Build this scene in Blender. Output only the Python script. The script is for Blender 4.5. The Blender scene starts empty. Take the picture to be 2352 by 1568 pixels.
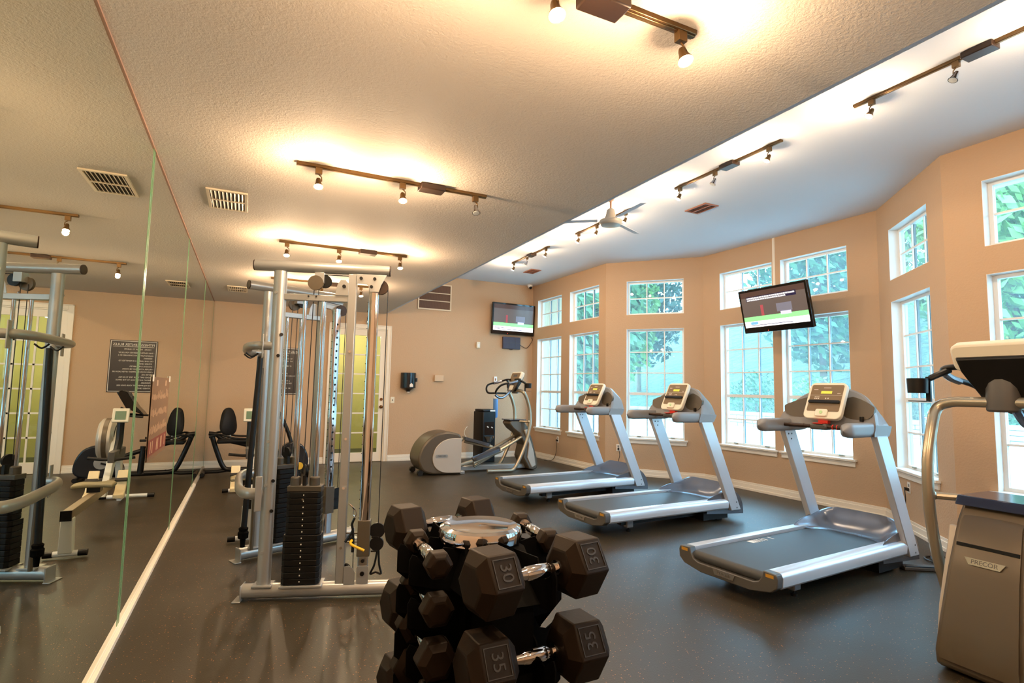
import bpy, math, random
from math import pi, sin, cos, tan, radians as R
from mathutils import Vector as V, Matrix, Quaternion
scn = bpy.context.scene
col = scn.collection
random.seed(7)

# ------------------------------------------------------------------ camera, world, exposure
YAW, PITCH, ROLL, CH = .4446, .0868, .0199, 1.3679
fw = V((sin(YAW)*cos(PITCH), cos(YAW)*cos(PITCH), sin(PITCH)))
rt = V((cos(YAW), -sin(YAW), 0)); up = rt.cross(fw)
r2 = cos(ROLL)*rt + sin(ROLL)*up; u2 = -sin(ROLL)*rt + cos(ROLL)*up
cam = bpy.data.cameras.new('camera'); co = bpy.data.objects.new('camera', cam); col.objects.link(co)
M4 = Matrix.Identity(4)
for i in range(3):
    M4[i][0] = r2[i]; M4[i][1] = u2[i]; M4[i][2] = -fw[i]
M4[2][3] = CH
co.matrix_world = M4
cam.sensor_width = 36; cam.lens = 1268.05/2352*36; cam.clip_start = .02; cam.clip_end = 300
scn.camera = co
vs = scn.view_settings
vs.view_transform = 'Standard'; vs.look = 'None'; vs.gamma = 1; vs.use_curve_mapping = False
vs.exposure = 0.0
EXT = 19.0          # outdoor sky strength
LAMP = 34.0        # watt of each bare bulb
SPOT = 34.0        # watt of each downward spot cone
WARM = (1.0, .70, .43)
w = bpy.data.worlds.new('sky'); scn.world = w; w.use_nodes = True
nt = w.node_tree; bgn = nt.nodes['Background']
bgn.inputs[0].default_value = (.40, .68, 1.0, 1); bgn.inputs[1].default_value = EXT
cy = scn.cycles
cy.max_bounces = 8; cy.diffuse_bounces = 4; cy.glossy_bounces = 5; cy.transparent_max_bounces = 12; cy.transmission_bounces = 4
cy.caustics_reflective = True; cy.caustics_refractive = False
cy.sample_clamp_indirect = 3.0; cy.blur_glossy = .5

# ------------------------------------------------------------------ helpers
def s2l(c):
    c /= 255
    return c/12.92 if c <= .04045 else ((c+.055)/1.055)**2.4
def C(r, g, b): return (s2l(r), s2l(g), s2l(b), 1)

class B:
    def __init__(s): s.v = []; s.f = []; s.starts = []
    def add(s, vs_, fs):
        n = len(s.v); s.starts.append((n, len(s.f))); s.v += [tuple(p) for p in vs_]; s.f += [[i+n for i in f] for f in fs]; return s
    def box(s, x0, x1, y0, y1, z0, z1):
        return s.add([(x0,y0,z0),(x1,y0,z0),(x1,y1,z0),(x0,y1,z0),(x0,y0,z1),(x1,y0,z1),(x1,y1,z1),(x0,y1,z1)],
                     [(0,3,2,1),(4,5,6,7),(0,1,5,4),(1,2,6,5),(2,3,7,6),(3,0,4,7)])
    def obox(s, c, ax, ay, az, hx, hy, hz):
        c = V(c); ax = V(ax).normalized()*hx; ay = V(ay).normalized()*hy; az = V(az).normalized()*hz
        P = [c+a*ax+b*ay+d*az for d in (-1,1) for a,b in ((-1,-1),(1,-1),(1,1),(-1,1))]
        return s.add(P, [(0,3,2,1),(4,5,6,7),(0,1,5,4),(1,2,6,5),(2,3,7,6),(3,0,4,7)])
    def cyl(s, p0, p1, r0, r1=None, n=16, cap=True):
        r1 = r0 if r1 is None else r1
        p0 = V(p0); p1 = V(p1); d = (p1-p0).normalized()
        a = d.orthogonal().normalized(); b = d.cross(a)
        P = [p0+r0*(cos(t)*a+sin(t)*b) for t in [2*pi*i/n for i in range(n)]] + [p1+r1*(cos(t)*a+sin(t)*b) for t in [2*pi*i/n for i in range(n)]]
        F = [(i, (i+1)%n, n+(i+1)%n, n+i) for i in range(n)]
        if cap: F += [tuple(range(n-1,-1,-1)), tuple(range(n,2*n))]
        return s.add(P, F)
    def tube(s, pts, r, n=10, closed=False, k=0, up=None, ry=None):
        pts = [V(p) for p in pts]
        if k: pts = smooth(pts, k, closed)
        m = len(pts); rad = r if callable(r) else (lambda t: r)
        P = []; a = None
        for i, p in enumerate(pts):
            if closed: d = pts[(i+1)%m]-pts[i-1]
            else: d = pts[min(i+1,m-1)]-pts[max(i-1,0)]
            d.normalize()
            if up is not None:
                a = V(up)-V(up).dot(d)*d; a.normalize()
            elif a is None: a = d.orthogonal().normalized()
            else:
                a = a-a.dot(d)*d; a.normalize()
            b = d.cross(a); rr = rad(i/(m-1)); r_b = rr if ry is None else ry
            for j in range(n):
                t = 2*pi*j/n; P.append(p+rr*cos(t)*a+r_b*sin(t)*b)
        F = []
        for i in range(m if closed else m-1):
            for j in range(n):
                q = (i+1)%m
                F.append((i*n+j, i*n+(j+1)%n, q*n+(j+1)%n, q*n+j))
        if not closed: F += [tuple(range(n-1,-1,-1)), tuple(range((m-1)*n, m*n))]
        return s.add(P, F)
    def prism(s, poly, plane, a, b):
        n = len(poly)
        def pt(p, d):
            return {'xz': (p[0], d, p[1]), 'yz': (d, p[0], p[1]), 'xy': (p[0], p[1], d)}[plane]
        P = [pt(p, a) for p in poly]+[pt(p, b) for p in poly]
        F = [(i, (i+1)%n, n+(i+1)%n, n+i) for i in range(n)]+[tuple(range(n-1,-1,-1)), tuple(range(n,2*n))]
        return s.add(P, F)
    def lathe(s, prof, c=(0,0,0), n=28, ax=None):
        c = V(c); P = []; m = len(prof)
        q = V((0,0,1)).rotation_difference(V(ax)) if ax is not None else Quaternion()
        for r, z in prof:
            for j in range(n):
                t = 2*pi*j/n; P.append(c+q@V((r*cos(t), r*sin(t), z)))
        F = [(i*n+j, i*n+(j+1)%n, (i+1)*n+(j+1)%n, (i+1)*n+j) for i in range(m-1) for j in range(n)]
        F += [tuple(range(n-1,-1,-1)), tuple(range((m-1)*n, m*n))]
        return s.add(P, F)
    def ball(s, c, r, n=12, sc=(1,1,1)):
        c = V(c); m = n//2+1; P = []
        for i in range(1, m):
            th = pi*i/m
            for j in range(n):
                t = 2*pi*j/n; P.append(c+V((r*sc[0]*sin(th)*cos(t), r*sc[1]*sin(th)*sin(t), r*sc[2]*cos(th))))
        k = len(P); P += [c+V((0,0,r*sc[2])), c-V((0,0,r*sc[2]))]
        F = [(i*n+j, i*n+(j+1)%n, (i+1)*n+(j+1)%n, (i+1)*n+j) for i in range(m-2) for j in range(n)]
        F += [(j, (j+1)%n, k) for j in range(n)]+[((m-2)*n+(j+1)%n, (m-2)*n+j, k+1) for j in range(n)]
        return s.add(P, F)
    def grid(s, rows, thick=None):
        m = len(rows); n = len(rows[0]); P = [p for r in rows for p in r]
        F = [(i*n+j, i*n+j+1, (i+1)*n+j+1, (i+1)*n+j) for i in range(m-1) for j in range(n-1)]
        if thick is not None:
            k = len(P); P += [tuple(V(p)+V(thick)) for p in P]
            F += [tuple(reversed([a+k for a in f])) for f in F]
            edge = [j for j in range(n)]+[i*n+n-1 for i in range(1,m)]+[(m-1)*n+j for j in range(n-2,-1,-1)]+[i*n for i in range(m-2,0,-1)]
            for a, b in zip(edge, edge[1:]+edge[:1]): F.append((b, a, a+k, b+k))
        return s.add(P, F)
    def xf(s, mat4, start=0):
        s.v = s.v[:start]+[tuple(mat4@V(p)) for p in s.v[start:]]; return s

def smooth(pts, k, closed=False):
    out = []; m = len(pts)
    for i in range(m if closed else m-1):
        if closed: p0, p1, p2, p3 = pts[i-1], pts[i], pts[(i+1)%m], pts[(i+2)%m]
        else: p0, p1, p2, p3 = pts[max(i-1,0)], pts[i], pts[i+1], pts[min(i+2,m-1)]
        for j in range(k):
            t = j/k
            out.append(.5*((2*p1)+(-p0+p2)*t+(2*p0-5*p1+4*p2-p3)*t*t+(-p0+3*p1-3*p2+p3)*t**3))
    if not closed: out.append(pts[-1])
    return out
def bend(pts, r, k=6):
    """polyline with its corners rounded to radius r"""
    pts = [V(p) for p in pts]; out = [pts[0]]
    for i in range(1, len(pts)-1):
        a, b, c = pts[i-1], pts[i], pts[i+1]
        d0 = min(r, (b-a).length*.49); d1 = min(r, (c-b).length*.49)
        p = b+(a-b).normalized()*d0; q = b+(c-b).normalized()*d1
        for j in range(k+1):
            t = j/k; out.append((1-t)**2*p+2*t*(1-t)*b+t*t*q)
    out.append(pts[-1]); return out
def rrect(x0, x1, y0, y1, r, k=4):
    P = []
    for cx, cy_, a in ((x1-r,y1-r,0),(x0+r,y1-r,pi/2),(x0+r,y0+r,pi),(x1-r,y0+r,1.5*pi)):
        for j in range(k+1):
            t = a+pi/2*j/k; P.append((cx+r*cos(t), cy_+r*sin(t)))
    return P

def obj(name, b, m, parent=None, bevel=0, ang=35, **tags):
    if name in ('bolt', 'bolt_cap', 'rubber_foot', 'notch_', 'wheel', 'pulley_wheel', 'heart_rate_grip', 'latch', 'power_box', 'tape', 'pulley_bracket', 'pin_hole_', 'mount_plate', 'handle_hook', 'side_handle', 'handlebar') and len(b.starts) > 1:
        out = None; st = b.starts+[(len(b.v), len(b.f))]
        for (v0, f0), (v1, f1) in zip(st, st[1:]):
            q = B(); q.add(b.v[v0:v1], [[i-v0 for i in f] for f in b.f[f0:f1]])
            out = obj(name, q, m, parent, bevel, ang, **tags)
        return out
    me = bpy.data.meshes.new(name)
    me.from_pydata(b.v, [], b.f); me.validate()
    import bmesh
    bm = bmesh.new(); bm.from_mesh(me); bmesh.ops.recalc_face_normals(bm, faces=bm.faces); bm.to_mesh(me); bm.free()
    me.polygons.foreach_set('use_smooth', [True]*len(me.polygons))
    me.set_sharp_from_angle(angle=R(ang))
    me.materials.append(m)
    o = bpy.data.objects.new(name, me); col.objects.link(o)
    if parent: o.parent = parent
    if bevel:
        md = o.modifiers.new('bevel', 'BEVEL'); md.width = bevel; md.segments = 2; md.limit_method = 'ANGLE'; md.angle_limit = R(40)
    for k, v_ in tags.items(): o[k] = v_
    return o
def root(name, loc, rz=0, **tags):
    o = bpy.data.objects.new(name, None); col.objects.link(o); o.location = loc; o.rotation_euler = (0,0,rz)
    o.empty_display_size = .1
    for k, v_ in tags.items(): o[k] = v_
    return o
def kids(o): return [c for c in bpy.data.objects if c.parent == o]
def copy_tree(o, parent=None):
    c = o.copy(); col.objects.link(c); c.parent = parent
    for ch in kids(o): copy_tree(ch, c)
    return c
def text(name, body, size, mat4, m, parent=None, depth=.0008, align='CENTER', ls=1.0, **tags):
    cu = bpy.data.curves.new(name, 'FONT'); cu.body = body; cu.size = size; cu.extrude = depth; cu.align_x = align; cu.align_y = 'CENTER'; cu.space_line = ls
    cu.resolution_u = 3
    tmp = bpy.data.objects.new(name+'_curve', cu)
    me = bpy.data.meshes.new_from_object(tmp); me.name = name
    bpy.data.objects.remove(tmp)
    me.materials.clear(); me.materials.append(m)
    o = bpy.data.objects.new(name, me); col.objects.link(o)
    if parent: o.parent = parent
    o.matrix_local = mat4
    for k, v_ in tags.items(): o[k] = v_
    return o
def fr(o, x, y, z=None):
    """matrix with origin o and the given x, y axes"""
    x = V(x).normalized(); y = V(y); y = (y-y.dot(x)*x).normalized(); z = x.cross(y)
    m = Matrix.Identity(4)
    for i in range(3): m[i][0] = x[i]; m[i][1] = y[i]; m[i][2] = z[i]; m[i][3] = o[i]
    return m

# ------------------------------------------------------------------ materials
def mat(name, c, rough=.5, metal=0, spec=.5, bump=None, noise=None, emit=None, coat=0, aniso=0):
    m = bpy.data.materials.new(name); m.use_nodes = True; t = m.node_tree; p = t.nodes['Principled BSDF']
    p.inputs['Base Color'].default_value = c; p.inputs['Roughness'].default_value = rough; p.inputs['Metallic'].default_value = metal
    p.inputs['Specular IOR Level'].default_value = spec; p.inputs['Coat Weight'].default_value = coat
    tc = t.nodes.new('ShaderNodeTexCoord')
    if noise:
        sc, amt = noise
        n = t.nodes.new('ShaderNodeTexNoise'); n.inputs['Scale'].default_value = sc; n.inputs['Detail'].default_value = 5
        t.links.new(tc.outputs['Object'], n.inputs['Vector'])
        mx = t.nodes.new('ShaderNodeMix'); mx.data_type = 'RGBA'
        mx.inputs[6].default_value = tuple(v_*(1-amt) for v_ in c[:3])+(1,); mx.inputs[7].default_value = tuple(min(1, v_*(1+amt)) for v_ in c[:3])+(1,)
        t.links.new(n.outputs['Fac'], mx.inputs[0]); t.links.new(mx.outputs[2], p.inputs['Base Color'])
    if bump:
        sc, st, dist = bump
        n = t.nodes.new('ShaderNodeTexNoise'); n.inputs['Scale'].default_value = sc; n.inputs['Detail'].default_value = 4; n.inputs['Roughness'].default_value = .6
        t.links.new(tc.outputs['Object'], n.inputs['Vector'])
        bn = t.nodes.new('ShaderNodeBump'); bn.inputs['Strength'].default_value = st; bn.inputs['Distance'].default_value = dist
        t.links.new(n.outputs['Fac'], bn.inputs['Height']); t.links.new(bn.outputs[0], p.inputs['Normal'])
    if emit:
        p.inputs['Emission Color'].default_value = emit[0]; p.inputs['Emission Strength'].default_value = emit[1]
    return m
WALL = mat('wall_paint', C(192,162,132), .8, spec=.2, bump=(55, .5, .006))
CEIL = mat('ceiling_knockdown', C(202,190,176), .75, spec=.25, bump=(75, .75, .006))
CEILH = mat('ceiling_smooth', C(228,234,244), .8, spec=.2, bump=(80, .3, .003))
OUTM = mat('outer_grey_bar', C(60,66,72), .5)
TRIM = mat('white_trim', C(236,228,214), .35)
WHITE = mat('white_frame', C(238,240,240), .4)
SILL = mat('white_sill', C(240,236,228), .35)
def floor_mat():
    m = mat('rubber_floor', C(62,60,60), .42, spec=.36)
    t = m.node_tree; p = t.nodes['Principled BSDF']; N = t.nodes.new; L = t.links.new
    tc = N('ShaderNodeTexCoord')
    vo = N('ShaderNodeTexVoronoi'); vo.inputs['Scale'].default_value = 120; L(tc.outputs['Object'], vo.inputs['Vector'])
    sp = N('ShaderNodeSeparateColor'); L(vo.outputs['Color'], sp.inputs[0])
    lt = N('ShaderNodeMath'); lt.operation = 'GREATER_THAN'; lt.inputs[1].default_value = .945; L(sp.outputs[0], lt.inputs[0])
    dl = N('ShaderNodeMath'); dl.operation = 'LESS_THAN'; dl.inputs[1].default_value = .34; L(vo.outputs['Distance'], dl.inputs[0])
    mu = N('ShaderNodeMath'); mu.operation = 'MULTIPLY'; L(lt.outputs[0], mu.inputs[0]); L(dl.outputs[0], mu.inputs[1])
    no = N('ShaderNodeTexNoise'); no.inputs['Scale'].default_value = 1.6; no.inputs['Detail'].default_value = 6; L(tc.outputs['Object'], no.inputs['Vector'])
    mx = N('ShaderNodeMix'); mx.data_type = 'RGBA'; mx.inputs[6].default_value = C(39,34,24); mx.inputs[7].default_value = C(55,48,36); L(no.outputs['Fac'], mx.inputs[0])
    m2 = N('ShaderNodeMix'); m2.data_type = 'RGBA'; m2.inputs[7].default_value = C(165,104,56); L(mu.outputs[0], m2.inputs[0]); L(mx.outputs[2], m2.inputs[6])
    L(m2.outputs[2], p.inputs['Base Color'])
    n2 = N('ShaderNodeTexNoise'); n2.inputs['Scale'].default_value = 160; L(tc.outputs['Object'], n2.inputs['Vector'])
    bn = N('ShaderNodeBump'); bn.inputs['Strength'].default_value = .25; bn.inputs['Distance'].default_value = .003; L(n2.outputs['Fac'], bn.inputs['Height']); L(bn.outputs[0], p.inputs['Normal'])
    rr = N('ShaderNodeMapRange'); rr.inputs[3].default_value = .34; rr.inputs[4].default_value = .48; L(no.outputs['Fac'], rr.inputs[0]); L(rr.outputs[0], p.inputs['Roughness'])
    return m
FLOOR = floor_mat()
def mirror_mat():
    m = mat('mirror_glass', (.80,.83,.72,1), .0, metal=1); return m
MIRROR = mirror_mat()
EDGE = mat('glass_edge', C(104,150,108), .2)
def glass_mat(name, tint, haze, hz=(.75,.95,.95,1)):
    m = bpy.data.materials.new(name); m.use_nodes = True; t = m.node_tree; t.nodes.clear(); N = t.nodes.new; L = t.links.new
    o = N('ShaderNodeOutputMaterial'); tr = N('ShaderNodeBsdfTransparent'); tr.inputs[0].default_value = tint
    df = N('ShaderNodeBsdfTranslucent'); df.inputs[0].default_value = hz
    tc = N('ShaderNodeTexCoord'); no = N('ShaderNodeTexNoise'); no.inputs['Scale'].default_value = 5; no.inputs['Detail'].default_value = 8; L(tc.outputs['Object'], no.inputs['Vector'])
    mr = N('ShaderNodeMapRange'); mr.inputs[3].default_value = haze*.6; mr.inputs[4].default_value = haze*1.4; L(no.outputs['Fac'], mr.inputs[0])
    m1 = N('ShaderNodeMixShader'); L(mr.outputs[0], m1.inputs[0]); L(tr.outputs[0], m1.inputs[1]); L(df.outputs[0], m1.inputs[2])
    gl = N('ShaderNodeBsdfGlossy'); gl.inputs['Roughness'].default_value = .015
    ge = N('ShaderNodeNewGeometry'); dt = N('ShaderNodeVectorMath'); dt.operation = 'DOT_PRODUCT'; L(ge.outputs['Normal'], dt.inputs[0]); L(ge.outputs['Incoming'], dt.inputs[1])
    ab = N('ShaderNodeMath'); ab.operation = 'ABSOLUTE'; L(dt.outputs['Value'], ab.inputs[0])
    om = N('ShaderNodeMath'); om.operation = 'SUBTRACT'; om.inputs[0].default_value = 1; L(ab.outputs[0], om.inputs[1])
    pw = N('ShaderNodeMath'); pw.operation = 'POWER'; pw.inputs[1].default_value = 5; L(om.outputs[0], pw.inputs[0])
    fn = N('ShaderNodeMath'); fn.operation = 'MULTIPLY_ADD'; fn.inputs[1].default_value = .9; fn.inputs[2].default_value = .045; L(pw.outputs[0], fn.inputs[0])
    m2 = N('ShaderNodeMixShader'); L(fn.outputs[0], m2.inputs[0]); L(m1.outputs[0], m2.inputs[1]); L(gl.outputs[0], m2.inputs[2])
    L(m2.outputs[0], o.inputs[0]); return m
GLASS = glass_mat('window_glass', (.86,.98,.97,1), .05)
DGLASS = glass_mat('door_glass', (.96,1,.94,1), .04)
ALU = mat('brushed_aluminium', C(208,210,216), .34, metal=.45)
SIL = mat('silver_paint', C(168,168,166), .3, metal=.6, spec=.5)
SIL2 = mat('champagne_silver', C(176,166,146), .3, metal=.7)
CHROME = mat('chrome', C(228,228,232), .06, metal=1)
DGREY = mat('dark_grey_plastic', C(72,70,68), .42)
MGREY = mat('grey_plastic', C(128,128,130), .4)
HOOD = mat('metallic_grey_plastic', C(132,136,146), .24, metal=.8)
BROWN = mat('taupe_plastic', C(84,74,60), .38, metal=.2)
LTAUPE = mat('light_taupe_panel', C(186,176,164), .38, metal=.3)
BLACK = mat('black_plastic', C(14,13,13), .38, spec=.3)
RUBBER = mat('black_rubber', C(20,18,17), .55, spec=.2, bump=(120,.2,.001))
HEX = mat('dumbbell_rubber', C(27,19,12), .5, spec=.13, bump=(90,.25,.001))
IRON = mat('black_iron', C(9,9,9), .7, spec=.03)
BELT = mat('treadmill_belt', C(52,54,56), .55, bump=(200,.3,.001))
CREAM = mat('cream_plastic', C(232,226,208), .35)
PANELB = mat('console_panel', C(118,98,70), .35)
DISPLAY = mat('lit_display', C(190,190,70), .3, emit=(C(206,200,70), .55))
RED = mat('red_plastic', C(214,48,30), .4)
YEL = mat('yellow_handle', C(232,180,30), .35)
AMBER = mat('amber_label', C(176,128,40), .4)
BRASS = mat('bronze_track', C(120,92,58), .3, metal=.75)
BRONZE = mat('dark_bronze', C(52,36,26), .4, metal=.4)
BULB = mat('lamp_face', C(255,240,200), .3, emit=((1,.86,.6,1), 60))
DEAD = mat('unlit_lamp', C(210,210,205), .2)
SCREENW = mat('print_white', C(236,230,222), .6)
SIGNB = mat('sign_black', C(34,24,20), .45)
KNOB = mat('brass_knob', C(150,100,60), .25, metal=1)
BLUE = mat('blue_tube', C(96,150,214), .35)
VENT = mat('vent_metal', C(224,206,178), .45)
VDARK = mat('vent_shadow_gap', C(58,46,38), .7)
RUST = mat('brown_vent', C(150,92,66), .5)
CORD = mat('black_cord', C(28,26,26), .5)

# ------------------------------------------------------------------ room shell
H1, H2 = 2.74, 3.573
XM = -.568; YB = 10.36; YF = -3.2; XE = 2.264
CN = [V((5.415,YB)), V((5.49,7.80)), V((6.55,6.62)), V((6.63,3.93)), V((5.60,2.735)), V((5.58,YF))]
TH = .16
fl = B(); fl.prism([(XM-.3,YF-.2),(7.1,YF-.2),(7.1,YB+2.6),(XM-.3,YB+2.6)], 'xy', -.12, 0)
obj('floor', fl, FLOOR, kind='structure')
obj('ceiling', B().box(XM-.2, XE, YF-.2, YB+.02, H1, H1+.12), CEIL, kind='structure')
obj('ceiling_raised', B().prism([(XE+.06,YF-.2),(7.0,YF-.2),(7.0,YB+.02),(XE+.06,YB+.02)], 'xy', H2, H2+.12), CEILH, kind='structure')
obj('ceiling_riser', B().box(XE, XE+.06, YF-.2, YB+.02, H1+.02, H2+.1), CEILH, kind='structure')
obj('wall_left', B().box(XM-.2, XM-.03, YF-.2, YB+.02, 0, H1), WALL, kind='structure')
DX0, DX1, DH = 1.355, 2.335, 2.44
obj('wall_back', B().box(XM-.2, DX0, YB, YB+.15, 0, H2+.05).box(DX1, 6.2, YB, YB+.15, 0, H2+.05).box(DX0, DX1, YB, YB+.15, DH, H2+.05), WALL, kind='structure')
obj('wall_front', B().box(XM-.2, 6.2, YF-.15, YF, 0, H2+.05), WALL, kind='structure')
WINS = {0: [.68, 1.90], 1: [.82], 2: [.80, 1.862], 3: [.80], 4: [.765, 1.95, 3.1, 4.25]}
HW = .465
names = ['wall_right_back', 'wall_bay_back', 'wall_bay_middle', 'wall_bay_front', 'wall_right']
wn = 0
cordlist = []
for i in range(5):
    A, E_ = CN[i], CN[i+1]; t = (E_-A).normalized(); n = V((-t.y, t.x)); L_ = (E_-A).length   # n points outward (+X)
    if n.x < 0: n = -n
    e0 = .10 if i > 0 else 0; e1 = .10 if i < 4 else 0
    b = B()
    def seg(t0, t1, z0, z1, d0=0, d1=TH, ext0=0, ext1=0, bb=None):
        q = [A+t*t0, A+t*t1, A+t*(t1+ext1)+n*d1, A+t*(t0-ext0)+n*d1]
        if d0: q[0] = A+t*t0+n*d0; q[1] = A+t*t1+n*d0
        (bb or b).prism([(p.x,p.y) for p in q], 'xy', z0, z1)
    cuts = sorted(WINS[i]); edges = [0]
    for c_ in cuts: edges += [c_-HW, c_+HW]
    edges.append(L_)
    for k in range(0, len(edges), 2):
        seg(edges[k], edges[k+1], 0, H2+.05, ext0=e0 if k == 0 else 0, ext1=e1 if k == len(edges)-2 else 0)
    for c_ in cuts:
        for z0, z1 in ((0,.61),(2.42,2.66),(3.235,H2+.05)): seg(c_-HW, c_+HW, z0, z1)
    obj(names[i], b, WALL, kind='structure')
    # windows
    for c_ in cuts:
        for (z0, z1, rows, slide) in ((.61, 2.42, 5, True), (2.66, 3.235, 2, False)):
            wn += 1
            lo, hi = c_-HW, c_+HW
            r = root('window_%d' % wn, (A.x, A.y, 0), math.atan2(t.y, t.x), kind='structure')
            # local x along wall, local y: outward is  sign
            sg = 1 if (Matrix.Rotation(math.atan2(t.y, t.x), 2) @ V((0,1))).dot(n) > 0 else -1
            def wb(bb, x0, x1, y0, y1, z0_, z1_): bb.box(x0, x1, min(sg*y0, sg*y1), max(sg*y0, sg*y1), z0_, z1_)
            g = B(); f_ = .035; D0, D1 = .095, .145
            wb(g, lo, lo+f_, D0, D1, z0, z1); wb(g, hi-f_, hi, D0, D1, z0, z1); wb(g, lo+f_, hi-f_, D0, D1, z1-f_, z1); wb(g, lo+f_, hi-f_, D0, D1, z0, z0+f_)
            obj('window_frame', g, WHITE, r)
            mu = B(); il, ih, jl, jh = lo+f_, hi-f_, z0+f_, z1-f_
            for q in (1, 2):
                x = il+(ih-il)*q/3; wb(mu, x-.008, x+.008, D0+.008, .117, jl, jh)
            for q in range(1, rows):
                z = jl+(jh-jl)*q/rows; hh = .022 if (slide and q == 2) else .009
                wb(mu, il, ih, D0+(.0 if hh > .01 else .01), D1-.010, z-hh, z+hh)
            obj('muntin', mu, WHITE, r)
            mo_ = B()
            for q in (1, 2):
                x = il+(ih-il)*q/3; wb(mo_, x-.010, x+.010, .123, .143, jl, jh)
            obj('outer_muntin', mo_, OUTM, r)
            gl = B(); wb(gl, il, ih, .118, .122, jl, jh); obj('pane', gl, GLASS, r)
            # plaster-white reveal liner
            li = B()
            wb(li, lo-.002, lo+.004, 0.001, D0, z0, z1); wb(li, hi-.004, hi+.002, 0.001, D0, z0, z1); wb(li, lo, hi, 0.001, D0, z1-.004, z1+.002)
            if not slide: wb(li, lo, hi, 0.001, D0, z0-.002, z0+.004)
            obj('reveal', li, WHITE, r)
            if slide:
                si = B(); wb(si, lo-.05, hi+.05, -.045, 0, z0-.022, z0+.004); wb(si, lo, hi, 0, D0, z0-.02, z0+.004)
                wb(si, lo-.03, hi+.03, -.018, 0, z0-.085, z0-.022); wb(si, lo-.035, hi+.035, -.026, 0, z0-.045, z0-.03)
                obj('sill', si, SILL, r, bevel=.003)
                la = B(); wb(la, c_-.30, c_-.24, D0-.02, D0, z0+.02, z0+.035); wb(la, c_+.24, c_+.30, D0-.02, D0, z0+.02, z0+.035)
                obj('latch', la, mat('latch_metal', C(150,140,120), .35, metal=.8) if wn == 1 else bpy.data.materials['latch_metal'], r)
    # portals
    for c_ in cuts:
        la = bpy.data.lights.new('window_portal', 'AREA'); la.shape = 'RECTANGLE'; la.size = 2*HW; la.size_y = 2.63; la.cycles.is_portal = True
        lo_ = bpy.data.objects.new('window_portal', la); col.objects.link(lo_)
        P = A+t*c_+n*(TH+.03); z = V((n.x, n.y, 0)); x = V((t.x, t.y, 0))
        m_ = Matrix.Identity(4); yv = z.cross(x)
        for a in range(3): m_[a][0] = x[a]; m_[a][1] = yv[a]; m_[a][2] = z[a]
        m_[0][3] = P.x; m_[1][3] = P.y; m_[2][3] = 1.92
        lo_.matrix_world = m_
# baseboards
def baseboard(name, p, q, nrm):
    p = V(p); q = V(q); nrm = V(nrm).normalized(); t = (q-p).normalized()
    b = B(); k = 0
    for (d, z0, z1) in ((.012, .075, .115), (.020, .03, .088), (.028, 0, .035)):
        Q = [p, q, q+nrm*d, p+nrm*d]
        b.prism([(a.x, a.y) for a in Q], 'xy', z0, z1)
    return obj(name, b, TRIM, kind='structure', bevel=.003)
baseboard('baseboard_back_left', (XM, YB), (DX0-.08, YB), (0,-1))
baseboard('baseboard_back', (DX1+.08, YB), (5.40, YB), (0,-1))
bn = ['baseboard_right_back','baseboard_bay_back','baseboard_bay_middle','baseboard_bay_front','baseboard_right']
for i in range(5):
    t = (CN[i+1]-CN[i]).normalized(); n = V((-t.y, t.x)); n = n if n.x < 0 else -n
    baseboard(bn[i], CN[i], CN[i+1], n)

# door to the next room
d = root('door_1', (DX0, YB, 0), kind='structure')
cs = B(); cw = .075
cs.box(-cw, 0, -.022, 0, 0, DH+cw).box(DX1-DX0, DX1-DX0+cw, -.022, 0, 0, DH+cw).box(0, DX1-DX0, -.022, 0, DH, DH+cw)
cs.box(-cw, -cw+.018, -.032, -.02, 0, DH+cw).box(DX1-DX0+cw-.018, DX1-DX0+cw, -.032, -.02, 0, DH+cw).box(-cw, DX1-DX0+cw, -.032, -.02, DH+cw-.018, DH+cw)
obj('door_casing', cs, TRIM, d, bevel=.003)
W_ = DX1-DX0
jb = B().box(0, .02, 0, .15, 0, DH).box(W_-.02, W_, 0, .15, 0, DH).box(.02, W_-.02, 0, .15, DH-.02, DH)
obj('door_jamb', jb, TRIM, d)
st = B(); y0, y1 = .02, .06; gx0, gx1, gz0, gz1 = .115, W_-.115, .17, 2.31
st.box(.022, gx0, y0, y1, .01, DH-.022).box(gx1, W_-.022, y0, y1, .01, DH-.022).box(gx0, gx1, y0, y1, .01, gz0).box(gx0, gx1, y0, y1, gz1, DH-.022)
for q in (1, 2): x = gx0+(gx1-gx0)*q/3; st.box(x-.012, x+.012, y0+.005, y1-.005, gz0, gz1)
for q in range(1, 6): z = gz0+(gz1-gz0)*q/6; st.box(gx0, gx1, y0+.005, y1-.005, z-.012, z+.012)
obj('door_leaf', st, TRIM, d)
obj('door_glass', B().box(gx0, gx1, .038, .042, gz0, gz1), DGLASS, d)
kb = B(); kb.cyl((W_-.068,y0,1.0),(W_-.068,y0-.012,1.0),.03).cyl((W_-.068,y0,1.0),(W_-.068,y0-.05,1.0),.01).ball((W_-.068,y0-.055,1.0),.028)
kb.cyl((W_-.068,y0,1.14),(W_-.068,y0-.02,1.14),.026)
obj('door_knob', kb, KNOB, d)
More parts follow.
